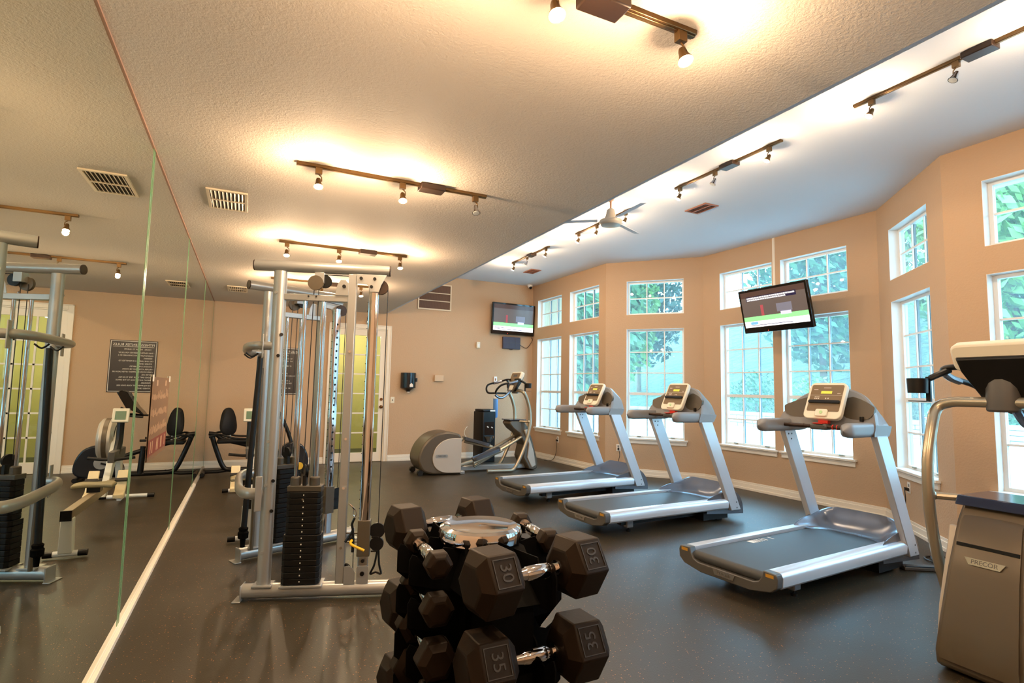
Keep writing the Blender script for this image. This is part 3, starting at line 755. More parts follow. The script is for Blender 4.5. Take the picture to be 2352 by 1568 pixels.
    obj('face_panel', B().prism(rrect(-.132,.132,-.10,.142,.012), 'xy', .012, .0145), PANELB, cs_)
    obj('display', B().box(-.045,.045,.06,.085,.0145,.016), DISPLAY, cs_)
    obj('reading_ledge', B().prism(rrect(-.13,.13,-.03,-.003,.012), 'xy', .014, .03), BLACK, cs_, bevel=.003)
    obj('quick_stop', B().prism(rrect(-.05,.05,-.15,-.085,.015), 'xy', .012, .028), CREAM, cs_, bevel=.005)
    kk = B()
    for x in (-.09,-.075,-.06): kk.box(x, x+.009, .012, .018, .0145,.0155).box(x, x+.009, .026, .032, .0145,.0155)
    for x in (.0,.02): kk.box(x, x+.008, .012, .022, .0145,.0155)
    kk.box(-.13,.13,.045,.0465,.0145,.0152).box(-.03,.03,.112,.116,.0145,.0155).box(-.11,-.075,.095,.100,.0145,.0155).box(.09,.115,.06,.064,.0145,.0155)
    obj('keypad', kk, SCREENW, cs_)
    obj('button', B().cyl((0,-.115,.028),(0,-.115,.031),.014), mat('green_ring', C(180,214,160), .4) if not bpy.data.materials.get('green_ring') else bpy.data.materials['green_ring'], cs_)
    # cross grip with sensor block and red stop clip
    obj('cross_grip', B().cyl((1.20,.09,1.118),(1.20,.71,1.118),.015).cyl((1.20,.53,1.118),(1.20,.66,1.118),.0175).cyl((1.20,.14,1.118),(1.20,.27,1.118),.0175), BRONZE, r)
    obj('sensor_block', B().box(1.175,1.27,.33,.47,1.092,1.14), DGREY, r, bevel=.014)
    rb = B().box(1.168,1.235,.36,.44,1.141,1.147).box(1.25,1.29,.36,.44,1.14,1.19)
    for y in (.29,.255,.19): rb.lathe([(.018,-.003),(.021,-.003),(.021,.003),(.018,.003)], (1.20,y,1.118), 12, (0,1,0))
    obj('safety_key', rb, RED, r, bevel=.002)
    lc = B().box(1.30,1.33,.115,.14,1.17,1.21)
    obj('cord_clip', lc, BLACK, r, bevel=.004); 
    return r
# two kinds of small difference: the two marks on each belt sit at other places as the belts stopped
T1 = treadmill((3.08,2.505,0), R(5.6), 'treadmill nearest the camera, in front of the hanging television window')
T2 = copy_tree(T1); T2.location = (3.075,4.35,0); T2.rotation_euler = (0,0,R(3.6)); T2['label'] = 'middle one of the three grey treadmills'
T3 = copy_tree(T1); T3.location = (3.05,5.91,0); T3.rotation_euler = (0,0,R(4.2)); T3['label'] = 'treadmill farthest from the camera, beside the rear elliptical'
for t_, dx, dy in ((T2, .02, -.48), (T3, -.36, -.48)):
    for c_ in kids(t_):
        if c_.name.startswith('belt_marks'): c_.location = (dx, dy, 0)
fp = root('foot_pedal', (4.98,2.66,.0), R(-28), label='dark pedal shaped bracket at the front corner of near treadmill', category='bracket')
fp_ = obj('pedal_plate', B().prism([(-.20,-.045),(.12,-.055),(.22,-.02),(.24,0),(.22,.02),(.12,.05),(-.20,.04)], 'xy', .0, .03), DGREY, fp, bevel=.008)
obj('pedal_rim', B().tube([(-.19,-.035,.032),(.12,-.045,.032),(.22,-.0,.030)], .006, 6, k=4), BLACK, fp)

# ------------------------------------------------------------------ ellipticals (x toward the front tower, y across, origin at rear centre)
def elliptical(loc, rz, label):
    r = root('elliptical_trainer', loc, rz, label=label, category='elliptical trainer', group='elliptical trainers')
    # rear drive shell
    out_ = [(.66,.64),(.50,.675),(.34,.66),(.20,.60),(.08,.48),(.02,.36),(.0,.25),(.03,.15),(.10,.06),(.24,.015),(.70,.0),(.715,.04),(.70,.64)]
    out_ = [(p.x, p.y) for p in smooth([V((a, b, 0)) for a, b in out_[:-3]], 3)]+[(.70,.0),(.705,.60)]
    obj('drive_shell', B().prism(out_, 'xz', -.27, .27), BROWN, r, bevel=.03)
    inn = [(.70,.575),(.52,.572),(.38,.53),(.28,.44),(.235,.34),(.225,.24),(.26,.14),(.35,.065),(.48,.035),(.70,.03)]
    inn = [(p.x, p.y) for p in smooth([V((a, b, 0)) for a, b in inn], 3)]
    for s_ in (-1, 1):
        sp = obj('side_panel', B().prism(inn, 'xz', .268*s_, .288*s_), LTAUPE, r, bevel=.006)
        obj('badge', B().prism(rrect(.27,.47,.275,.325,.02), 'xz', .288*s_, .292*s_), SIL, sp)
        text('badge_text', 'PRECOR', .036, fr((.37,.2925*s_,.30), (-s_,0,0), (0,0,1)), DGREY, sp, .0006)
    obj('wheel', B().cyl((.045,-.25,.045),(.045,-.19,.045),.045).cyl((.045,.19,.045),(.045,.25,.045),.045), RUBBER, r)
    obj('base_beam', B().box(.66,2.0,-.06,.06,.02,.10).box(.7,.78,-.25,.25,.0,.05), SIL, r, bevel=.01)
    # inclined ramp rails and pedal arms
    for s_ in (-1, 1):
        obj('ramp_rail', B().tube([(.97,.15*s_,.10),(1.88,.13*s_,.58)], .028, 10, up=(0,0,1), ry=.035), SIL2, r)
        far = s_ > 0
        a, b_ = ((.93,.21),(1.42,.375)) if not far else ((.90,.53),(1.38,.40))
        dv = V((b_[0]-a[0], 0, b_[1]-a[1])).normalized(); nv = V((-dv.z, 0, dv.x)); c = V(((a[0]+b_[0])/2, .19*s_, (a[1]+b_[1])/2)); L_ = .25
        arm = B(); st_ = V((.66, .19*s_, .47 if far else .12)); 
        arm.tube([st_, V((a[0], .19*s_, a[1]-.02))], .022, 8, up=(0,1,0), ry=.03)
        arm.tube([V((a[0]+.02, .19*s_, a[1]-.05)), V((b_[0]+.05, .16*s_, b_[1]-.03))], .025, 8, up=(0,1,0), ry=.03)
        if not far: arm.tube([V((b_[0]-.45,.17*s_,b_[1]-.25)), V((1.85,.13*s_,.56))], .03, 8, up=(0,1,0), ry=.022)
        pa = obj('pedal_arm', arm, SIL2, r)
        pd = B(); rows = []
        P = rrect(-.25,.25,-.075,.075,.05)
        k0 = len(P)
        pts = [c+dv*p[0]+V((0,p[1],0))-nv*.02 for p in P]+[c+dv*p[0]*1.03+V((0,p[1]*1.1,0))+nv*.03 for p in P]+[c+dv*p[0]*.97+V((0,p[1]*.95,0))+nv*.03 for p in P]+[c+dv*p[0]*.95+V((0,p[1]*.9,0))-nv*.008 for p in P]
        F = [tuple(range(k0-1,-1,-1)), tuple(range(3*k0,4*k0))]
        for l_ in range(3): F += [(l_*k0+i, l_*k0+(i+1)%k0, (l_+1)*k0+(i+1)%k0, (l_+1)*k0+i) for i in range(k0)]
        obj('foot_pedal', B().add(pts, F), HOOD, r)
    # front tower
    tw = [(1.60,.80),(1.64,.845),(1.88,.845),(1.95,.74),(2.04,.50),(2.11,.25),(2.145,.10),(2.13,.025),(2.05,.0),(1.97,.02),(1.86,.22),(1.90,.42),(1.80,.62),(1.68,.70)]
    tb = B(); n_ = len(tw)
    def hw(z): return .15+.045*(1-z/.85)
    tb.add([(x, -hw(z), z) for x, z in tw]+[(x, hw(z), z) for x, z in tw], [(i,(i+1)%n_,n_+(i+1)%n_,n_+i) for i in range(n_)]+[tuple(range(n_-1,-1,-1)), tuple(range(n_,2*n_))])
    obj('tower_cover', tb, BROWN, r, bevel=.02)
    for s_ in (-1, 1):
        obj('tower_side', B().prism([(1.93,.70),(1.95,.62),(2.06,.30),(2.10,.08),(2.02,.04),(1.93,.22),(1.96,.44),(1.87,.68)], 'xz', s_*.158, s_*(.204)), LTAUPE, r, bevel=.01)
    fc = [(1.885,.80),(1.962,.74),(2.052,.50),(2.122,.25),(2.152,.13),(2.150,.07)]
    rows = [[(x+.004*(1-abs(u)**4), (hw(z)-.03)*u, z) for u in [q/6-1 for q in range(13)]] for x, z in fc]
    fcp = obj('front_panel', B().grid(rows, thick=(-.01,0,0)), BROWN, r)
    obj('seam', B().prism([(2.004,.632),(2.012,.632),(2.014,.616),(2.005,.616)], 'xz', -.13, .13), BLACK, r)
    dxz = V((2.052-1.962, 0, .50-.74)).normalized()
    pc = V((2.040,0,.555))
    mb = fr(pc, (0,1,0), tuple(-dxz)); 
    bdg = B().prism([(-.085,.016),(.085,.016),(.065,-.018),(-.065,-.018)], 'xy', 0, .004); bdg.xf(mb)
    obj('name_badge', bdg, CHROME, r, label='silver name badge')
    mt = mb.copy(); off = mb.to_3x3() @ V((0,-.001,.0045))
    for i in range(3): mt[i][3] += off[i]
    text('badge_text', 'PRECOR', .03, mt, DGREY, r, .0006)
    obj('top_tray', B().prism([(1.60,.842),(1.90,.842),(1.93,.81),(1.945,.81),(1.915,.858),(1.60,.858)], 'xz', -.165, .165), mat('tray_blue_black', C(40,48,72), .15, metal=.3) if not bpy.data.materials.get('tray_blue_black') else bpy.data.materials['tray_blue_black'], r, bevel=.006)
    # bent frame tube: two legs joined by the top bar
    leg = [(1.15,.035),(1.50,.03),(1.63,.05),(1.74,.22),(1.86,.50),(1.915,.75),(1.915,1.00),(1.86,1.20),(1.80,1.31)]
    pts = [V((x, -.30, z)) for x, z in leg]+[V((1.78,-.24,1.345)), V((1.775,-.14,1.35)), V((1.775,.14,1.35)), V((1.78,.24,1.345))]+[V((x, .30, z)) for x, z in reversed(leg)]
    obj('frame_tube', B().tube(pts, .029, 14, k=4), SIL2, r, ang=60)
    obj('cross_bar', B().tube([(1.90,-.29,.83),(1.80,-.15,.83)], .02, 10).tube([(1.90,.29,.83),(1.80,.15,.83)], .02, 10).ball((1.905,-.295,.83),.03).ball((1.905,.295,.83),.03), SIL2, r)
    # neck, console
    nk = B().tube([(1.775,0,1.30),(1.775,0,1.38),(1.76,0,1.50)], .075, 14, up=(0,1,0), ry=.05)
    obj('neck', nk, DGREY, r, bevel=.012)
    obj('neck_brace', B().tube([(1.70,0,1.36),(1.56,0,1.24),(1.46,0,1.23),(1.40,0,1.27)], .022, 10, k=5), HOOD, r)
    cm = fr((1.755,0,1.50), (0,-1,0), (.42,0,1))
    cp_ = root('console', (0,0,0)); cp_.parent = r; cp_.matrix_local = cm
    sh = [(x*(1-.0*y), y) for x, y in rrect(-.20,.20,.03,.19,.04)]
    obj('console_shell', B().prism(sh, 'xy', -.042, .022), CREAM, cp_, bevel=.014)
    obj('console_back', B().add([(-.195,.125,-.012),(.195,.125,-.012),(.185,.05,-.012),(.10,-.17,-.012),(-.10,-.17,-.012),(-.185,.05,-.012),(-.17,.115,-.06),(.17,.115,-.06),(.15,.04,-.075),(.08,-.15,-.06),(-.08,-.15,-.06),(-.15,.04,-.075)],
        [(0,1,2,3,4,5),(11,10,9,8,7,6),(0,6,7,1),(1,7,8,2),(2,8,9,3),(3,9,10,4),(4,10,11,5),(5,11,6,0)]), BLACK, cp_, bevel=.008)
    obj('console_face', B().prism([(-.19,.05),(.19,.05),(.15,-.06),(.10,-.17),(-.10,-.17),(-.15,-.06)], 'xy', -.01, .010), BROWN, cp_, bevel=.004)
    obj('face_panel', B().prism(rrect(-.165,.165,.00,.16,.012), 'xy', .02, .0245), PANELB, cp_)
    obj('display', B().box(-.07,.07,.09,.13,.0245,.026), DGREY, cp_)
    obj('quick_start', B().prism(rrect(-.07,.07,-.16,-.07,.02), 'xy', .01, .022), CREAM, cp_, bevel=.005)
    # handle loop
    for s_ in (-1, 1):
        hp = [(1.72,.10*s_,1.54),(1.74,.24*s_,1.545),(1.70,.31*s_,1.53),(1.58,.33*s_,1.49),(1.40,.30*s_,1.45),(1.33,.24*s_,1.38),(1.33,.16*s_,1.305),(1.42,.07*s_,1.30),(1.60,.0,1.30)]
        obj('handlebar', B().tube(hp, .017, 10, k=5), BLACK, r, ang=60)
        obj('heart_rate_grip', B().tube([(1.66,.325*s_,1.515),(1.58,.333*s_,1.49),(1.50,.325*s_,1.47)], .0215, 10, k=4), HOOD, r)
        ch = B(); n0 = 0
        ch.tube([(1.73,.26*s_,1.53),(1.78,.30*s_,1.50),(1.80,.33*s_,1.48)], .018, 8, k=3)
        ch.lathe([(.050,.0),(.053,.085),(.048,.085),(.046,.0)], (1.84,.375*s_,1.395), 20)
        ch.lathe([(.036,0),(.048,0),(.048,.006),(.036,.006)], (1.84,.375*s_,1.345), 20)
        ch.box(1.788,1.803,.34*s_-.012,.34*s_+.012,1.345,1.49)
        obj('cup_holder', ch, BLACK, r)
    return r
E1 = elliptical((5.37,1.52,0), pi, 'elliptical trainer at the right edge, front tower facing the camera')
E2 = copy_tree(E1); E2.location = (2.46,8.72,0); E2.rotation_euler = (0,0,0); E2['label'] = 'elliptical trainer by the back wall, seen from its side'

# water cooler with cup tube
wc = root('water_cooler', (4.16,9.86,0), R(6), label='black water cooler standing against the back wall', category='water cooler')
body = B().prism([(-.165,.165),(-.165,-.10),(-.13,-.165),(.13,-.165),(.165,-.10),(.165,.165)], 'xy', 0, .94)
obj('cooler_body', body, BLACK, wc, bevel=.01)
obj('cooler_top', B().prism([(-.15,.15),(-.15,-.09),(-.12,-.15),(.12,-.15),(.15,-.09),(.15,.15)], 'xy', .94, .985), BLACK, wc, bevel=.012)
obj('tap_alcove', B().box(-.10,.10,-.168,-.164,.50,.75), GB, wc)
obj('tap', B().cyl((-.04,-.165,.66),(-.04,-.20,.65),.012).cyl((.05,-.165,.65),(.05,-.20,.64),.010), WHITE, wc)
obj('drip_tray', B().lathe([(.02,.36),(.05,.37),(.10,.46),(.105,.485),(.0,.486)], (0,-.15,0), 24), CHROME, wc)
obj('label_plate', B().box(.02,.13,-.158,-.152,.945,.975), SCREENW, wc)
ct = obj('cup_dispenser', B().lathe([(.035,.82),(.045,.84),(.048,1.19),(.02,1.195)], (4.375,9.87,0), 20), BLUE, label='blue cup tube on the right side of the water cooler', category='cup dispenser')
obj('cap', B().lathe([(.05,1.185),(.055,1.19),(.055,1.225),(.01,1.23)], (4.375,9.87,0), 20), SCREENW, ct)
cc_ = obj('cooler_cord', B().tube([(3.98,YB-.02,.62),(3.92,YB-.05,.55),(3.93,YB-.04,.45),(4.00,YB-.1,.36)], .006, 7, k=5), CREAM, label='cream cord on the wall left of the water cooler', category='cord')

# ------------------------------------------------------------------ dual cable machine: two towers in a V, joined by curved handles
cmx = root('cable_machine', (0,0,0), label='silver cable machine with two black weight stacks near the mirror', category='cable machine')
PLATEM = mat('weight_plate_black', C(16,14,12), .4, spec=.2, bump=(60,.15,.002))
def tower(P0, ang, front):
    d_ = V((cos(ang), sin(ang), 0)); n_ = V((-d_.y, d_.x, 0)); o_ = V((P0[0], P0[1], 0))
    Mx = Matrix.Identity(4)
    for i in range(3): Mx[i][0] = d_[i]; Mx[i][1] = n_[i]; Mx[i][2] = (0,0,1)[i]; Mx[i][3] = o_[i]
    def W(b): return b.xf(Mx)
    sd = -1 if front else 1           # outward side of the V (toward the camera for the front tower)
    bb = W(B().tube([(-.12,0,.055),(.86,0,.055)], .046, 20))
    base = obj('base_tube', bb, SIL, cmx)
    obj('foot_plate', W(B().box(-.17,-.12,-.06,.06,0,.008).box(-.128,-.12,-.05,.05,0,.10).box(.86,.868,-.05,.05,0,.10).box(.868,.92,-.06,.06,0,.008).box(-.06,.06,-.055,.055,.085,.10).box(.11,.37,-.075,.075,.085,.10)), SIL, base, bevel=.003)
    p1 = obj('round_post', W(B().tube([(0,0,.09),(0,0,2.13)], .043, 20, up=(1,0,0), ry=.034)), SIL, cmx)
    obj('bolt', W(B().cyl((.03,sd*.03,1.70),(.036,sd*.043,1.70),.011,n=10).cyl((.02,sd*.033,1.56),(.022,sd*.045,1.56),.011,n=10).cyl((.03,sd*.03,.75),(.036,sd*.043,.75),.011,n=10).cyl((.03,sd*.03,.56),(.036,sd*.043,.56),.011,n=10)), BLACK, p1)
    obj('bolt_cap', W(B().cyl((-.012,sd*.03,1.0),(-.012,sd*.041,1.0),.010,n=10).cyl((-.012,sd*.03,.72),(-.012,sd*.041,.72),.010,n=10).cyl((-.012,sd*.03,.30),(-.012,sd*.041,.30),.010,n=10).cyl((-.015,sd*.03,1.98),(-.015,sd*.041,1.98),.010,n=10)), SIL, p1)
    p2 = obj('square_post', W(B().box(.445,.50,-.028,.028,.09,2.13)), SIL, cmx, bevel=.005)
    obj('bolt_cap', W(B().cyl((.475,sd*.028,1.60),(.475,sd*.036,1.60),.009,n=10).cyl((.475,sd*.028,1.02),(.475,sd*.036,1.02),.009,n=10).cyl((.475,sd*.028,.70),(.475,sd*.036,.70),.009,n=10).cyl((.475,sd*.028,.32),(.475,sd*.036,.32),.009,n=10)), CHROME, p2)
    tb = obj('top_beam', W(B().tube([(-.165,0,2.165),(.715,0,2.165)], .037, 20)), SIL, cmx)
    obj('end_cap', W(B().cyl((-.172,0,2.165),(-.165,0,2.165),.036,n=20).cyl((.715,0,2.165),(.722,0,2.165),.036,n=20)), BRONZE, tb)
    cb = obj('cross_brace', W(B().box(.03,.45,-.022,.022,1.935,1.978)), SIL, cmx, bevel=.004)
    obj('bolt', W(B().cyl((.19,sd*.022,1.965),(.19,sd*.028,1.965),.006,n=8).cyl((.24,sd*.022,1.965),(.24,sd*.028,1.965),.006,n=8)), BLACK, cb)
    # chrome slotted column with carriage
    cc = obj('chrome_column', W(B().prism([(.582,-.018),(.585,-.023),(.592,-.0255),(.603,-.0268),(.615,-.0272),(.627,-.0268),(.638,-.0255),(.645,-.023),(.648,-.018),(.648,.018),(.645,.023),(.638,.0255),(.627,.0268),(.615,.0272),(.603,.0268),(.592,.0255),(.585,.023),(.582,.018)], 'xy', .09, 2.06)), CHROME, cmx)
    hb_ = B()
    for q in range(28): hb_.cyl((.615, -sd*.026, .30+q*.06), (.615, -sd*.0272, .30+q*.06), .010, n=10)
    obj('pin_hole', W(hb_), BLACK, cc)
    tk = B()
    for q in range(28): tk.box(.575,.582,-.004,.004,.32+q*.06,.325+q*.06)
    obj('notch', W(tk), BLACK, cc)
    obj('column_bracket', W(B().prism(rrect(.58,.655,.09,.20,.012), 'xz', sd*.028, sd*.034)), SIL, cc)
    obj('bolt', W(B().cyl((.617,sd*.034,.155),(.617,sd*.046,.155),.014,n=12).cyl((.617,sd*.026,.235),(.617,sd*.042,.235),.012,n=12)), BLACK, cc)
    ca = obj('carriage', W(B().box(.575,.657,-.034,.034,.26,.49).box(.50,.58,-.010,.010,.40,.41).box(.50,.58,-.010,.010,.345,.352)), BROWN, cmx, bevel=.004)
    obj('release_handle', W(B().tube([(.545,sd*.05,.37),(.545,sd*.085,.355),(.63,sd*.09,.315)], .0085, 10, k=4)), YEL, ca)
    pk = B().cyl((.70,-.012,.42),(.70,.012,.42),.05,n=20).cyl((.70,-.014,.335),(.70,.014,.335),.045,n=20).box(.665,.71,-.02,.02,.375,.384).box(.665,.71,-.02,.02,.285,.293)
    obj('pulley_wheel', W(pk), BLACK, ca)
    # upper brackets and pulleys
    br = obj('pulley_bracket', W(B().prism([(.50,2.13),(.70,2.13),(.665,2.06),(.65,2.01),(.59,2.01),(.585,2.04),(.57,2.06),(.50,2.065)], 'xz', sd*.030, sd*.036)
        .prism([(.36,1.978),(.375,2.05),(.395,2.085),(.43,2.085),(.45,2.06),(.45,1.978)], 'xz', sd*.026, sd*.032).box(.225,.285,-.03,.03,2.06,2.13)), SIL, cmx, bevel=.002)
    obj('bolt', W(B().cyl((.53,sd*.036,2.10),(.53,sd*.046,2.10),.011,n=12).cyl((.62,sd*.036,2.10),(.62,sd*.046,2.10),.011,n=12).cyl((.60,sd*.036,2.045),(.60,sd*.046,2.045),.011,n=12).cyl((.42,sd*.032,2.04),(.42,sd*.042,2.04),.012,n=12)), BLACK, br)
    def pul(c, r_, nm='pulley', m=BRONZE):
        obj(nm, W(B().lathe([(.008,-.012),(r_,-.012),(r_*.82,0),(r_,.012),(.008,.012)], c, 28, (0,1,0))), m, cmx)
    pul((.235,sd*.035,2.055), .05, m=BROWN); pul((.285,-sd*.01,2.075), .045, m=BLACK); pul((.66,0,2.05), .05)
    pul((.50,sd*.0,.17), .04, m=BLACK)
    obj('pulley_guard', W(B().prism([(.50,.09),(.57,.09),(.57,.16),(.555,.19),(.53,.205),(.50,.20)], 'xz', sd*.03, sd*.036)), SIL, cmx)
    # guide rods, stack, cables
    for x in (.165, .285):
        obj('guide_rod', W(B().cyl((x,0,.10),(x,0,1.935),.0135,n=14)), CHROME, cmx)
    N_ = 15
    for q in range(N_):
        z0_ = .105+q*.0385; wide = q < 8
        hx, hy = (.117,.066) if wide else (.106,.058)
        P = [(-hx,-hy+.02),(-hx+.02,-hy),(hx-.02,-hy),(hx,-hy+.02),(hx,hy-.02),(hx-.02,hy),(-hx+.02,hy),(-hx,hy-.02)]
        if q == 0:
            pl0 = obj('weight_plate', W(B().prism([(p[0]+.232,p[1]) for p in P], 'xy', z0_, z0_+.036)), PLATEM, cmx, bevel=.003)
        else: obj('weight_plate', W(B().prism([(p[0]+.232,p[1]) for p in P], 'xy', z0_, z0_+.036)), PLATEM, cmx, bevel=.003)
    dots = B()
    for q in range(N_): dots.box(.229,.235,sd*.0655,sd*.0675,.120+q*.0385,.128+q*.0385) if q < 8 else dots.box(.229,.235,sd*.0575,sd*.0595,.120+q*.0385,.128+q*.0385)
    obj('plate_number', W(dots), CREAM, cmx)
    obj('selector_pin', W(B().cyl((.232,sd*.055,.64),(.232,sd*.085,.64),.007,n=10)), CHROME, cmx)
    zt = .105+N_*.0385
    hd = B().prism([(.125,-.05),(.34,-.05),(.34,.05),(.125,.05)], 'xy', zt, zt+.035)
    hd.lathe([(.034,0),(.032,.055),(.024,.06)], (.165,0,zt+.03), 18).lathe([(.034,0),(.032,.055),(.024,.06)], (.285,0,zt+.03), 18)
    obj('stack_head', W(hd), mat('head_iron', C(60,54,44), .4) if not bpy.data.materials.get('head_iron') else bpy.data.materials['head_iron'], cmx, bevel=.004)
    pu = B().lathe([(.006,-.01),(.045,-.01),(.038,0),(.045,.01),(.006,.01)], (.225,.012,zt+.125), 22, (1,.35,0)).box(.215,.235,-.03,.03,zt+.03,zt+.10)
    obj('stack_pulley', W(pu), BLACK, cmx)
    cab = B().cyl((.205,.02,zt+.13),(.215,.02,2.05),.0032,n=6).cyl((.245,.0,zt+.13),(.25,.0,2.07),.0032,n=6)
    cab.cyl((.705,0,.42),(.708,0,2.05),.0032,n=6).tube([(.285,0,2.12),(.44,0,2.118),(.66,0,2.10)], .0032, 6)
    if front:
        cab.cyl((.555,sd*.02,.15),(.552,sd*.02,.34),.003,n=6)
    obj('cable', W(cab), CORD, cmx)
    sn = B()
    if front:
        sn.tube([(.515,sd*.03,.60),(.535,sd*.035,.585),(.55,sd*.035,.565)], .006, 8, k=3)
        for q in range(1): sn.tube([(.552,sd*.035,.57),(.565,sd*.035,.54),(.555,sd*.035,.515),(.545,sd*.035,.54)], .0035, 6, closed=True, k=4)
        obj('carabiner', W(sn), CHROME, cmx)
        obj('strap', W(B().tube([(.555,sd*.035,.51),(.54,sd*.035,.47),(.545,sd*.03,.43),(.53,sd*.03,.40),(.50,sd*.03,.355)], .008, 8, k=4).tube([(.545,sd*.03,.43),(.55,sd*.03,.37),(.55,sd*.03,.29)], .009, 8, k=3)), BLACK, cmx)
        obj('hand_strap', W(B().tube([(.71,sd*.0,.30),(.69,sd*.01,.2),(.665,0,.14),(.70,0,.15),(.735,0,.14),(.72,0,.2)], .007, 8, k=4, closed=True)), BLACK, cmx)
    else:
        obj('yellow_tag', W(B().lathe([(.002,0),(.03,0),(.03,.008),(.002,.008)], (.30,-.07,.70), 18, (0,-1,0))), YEL, cmx)
    return Mx
tower((.165,3.98), R(-17.2), True)
tower((.125,4.925), R(22), False)
obj('upper_handle', B().tube(bend([(.14,3.985,1.625),(-.005,4.02,1.625),(-.015,4.88,1.625),(.10,4.925,1.625)], .30, 12), .028, 14, up=(0,0,1), ry=.034), SIL, cmx, ang=60)
obj('lower_handle', B().tube(bend([(.14,3.985,.665),(-.01,4.02,.665),(-.02,4.88,.665),(.10,4.925,.665)], .30, 12), .036, 14, up=(0,0,1), ry=.026), SIL, cmx, ang=60)
obj('mount_plate', B().box(.075,.083,3.95,4.01,1.54,1.70).box(.083,.125,3.945,3.955,.56,.78).box(.06,.068,4.89,4.95,1.54,1.70).box(.06,.068,4.89,4.95,.56,.78), SIL, cmx, bevel=.003)
obj('handle_hook', B().tube([(-.02,4.30,1.59),(.02,4.32,1.565),(.06,4.33,1.59)], .006, 8, k=4).tube([(-.03,4.55,1.59),(.01,4.58,1.565),(.05,4.60,1.59)], .006, 8, k=4), BLACK, cmx)
eb = cmx
BX = Matrix.Translation((.055,4.66,0))
obj('hanging_bar', B().cyl((-.02,.0,.26),(.028,.06,1.585),.021,n=14).xf(BX), BLACK, eb)
obj('bar_clamp', B().lathe([(.0,.16),(.016,.162),(.018,.20),(.02,.22),(.036,.23),(.038,.27),(.03,.28),(.034,.30),(.022,.31)], (-.02,0,0), 16).xf(BX), IRON, eb)
obj('rear_bar', B().cyl((.10,4.80,.10),(.10,4.83,1.50),.014,n=12), BROWN, cmx)

# ------------------------------------------------------------------ dumbbell tower rack
RC = V((.672,1.61,0))
rk = root('dumbbell_rack', RC, 0, label='black dumbbell tower rack with a round chrome lid', category='dumbbell rack')
obj('rack_column', B().box(-.085,.085,-.10,.10,.03,.925), IRON, rk, bevel=.004)
obj('rack_base', B().prism([(-.20,-.26),(.20,-.26),(.26,-.20),(.26,.20),(.20,.26),(-.20,.26),(-.26,.20),(-.26,-.20)], 'xy', 0, .03), IRON, rk, bevel=.004)
lid = B().lathe([(.0,.905),(.120,.905),(.126,.912),(.128,.935),(.124,.948),(.112,.954),(.098,.951),(.085,.948),(.0,.952)], (0,0,0), 64)
obj('rack_lid', lid, CHROME, rk, label='round chrome lid')
def cradle(nm, dirv, off, levels, reach, rr, inner):
    """pair of saddle plates standing out from the column toward dirv"""
    dv = V(dirv).normalized(); sv = V((-dv.y, dv.x, 0))
    for s_ in (-1, 1):
        P = [(inner, .04), (inner, .90)]
        for z in levels:
            P += [(reach-.055, z+.015-rr*0), (reach-.035, z-rr-.004), (reach-.01, z-rr-.012), (reach+.012, z-rr), (reach+.022, z-.003), (reach+.036, z+.004), (reach+.045, z-.012), (reach+.045, z-.075), (reach+.01, z-.105), (inner+.03, z-.115)]
        P += [(inner+.04, .04)]
        b = B(); n = len(P); th = .0022
        q0 = [dv*a+sv*(s_*off-th)+V((0,0,z)) for a, z in P]; q1 = [dv*a+sv*(s_*off+th)+V((0,0,z)) for a, z in P]
        b.add(q0+q1, [(i,(i+1)%n,n+(i+1)%n,n+i) for i in range(n)]+[tuple(range(n-1,-1,-1)), tuple(range(n,2*n))])
        obj(nm, b, IRON, rk)
cradle('saddle_plate', (.02,-1,0), .062, [.90,.68,.45,.22], .305, .017, .08)
cradle('saddle_plate', (-.05,1,0), .062, [.90,.65,.41,.18], .295, .017, .08)
cradle('saddle_plate', (-1,-.02,0), .060, [.90,.785,.66,.545,.42,.29], .195, .016, .07)
cradle('saddle_plate', (1,.05,0), .060, [.90,.785,.66,.545,.42,.29], .215, .016, .07)
obj('front_channel', B().box(-.06,.066,-.235,-.095,.05,.80), IRON, rk, bevel=.002)
tl = B().add([(-.08,-.10,.905),(.10,-.10,.905),(.10,.12,.905),(-.08,.12,.905),(-.10,-.27,.80),(.085,-.27,.80),(.16,.05,.80),(-.13,.10,.80)], [(0,1,2,3),(0,4,5,1),(1,5,6,2),(0,3,7,4),(2,6,7,3),(4,7,6,5)])
obj('rack_shoulder', tl, IRON, rk)
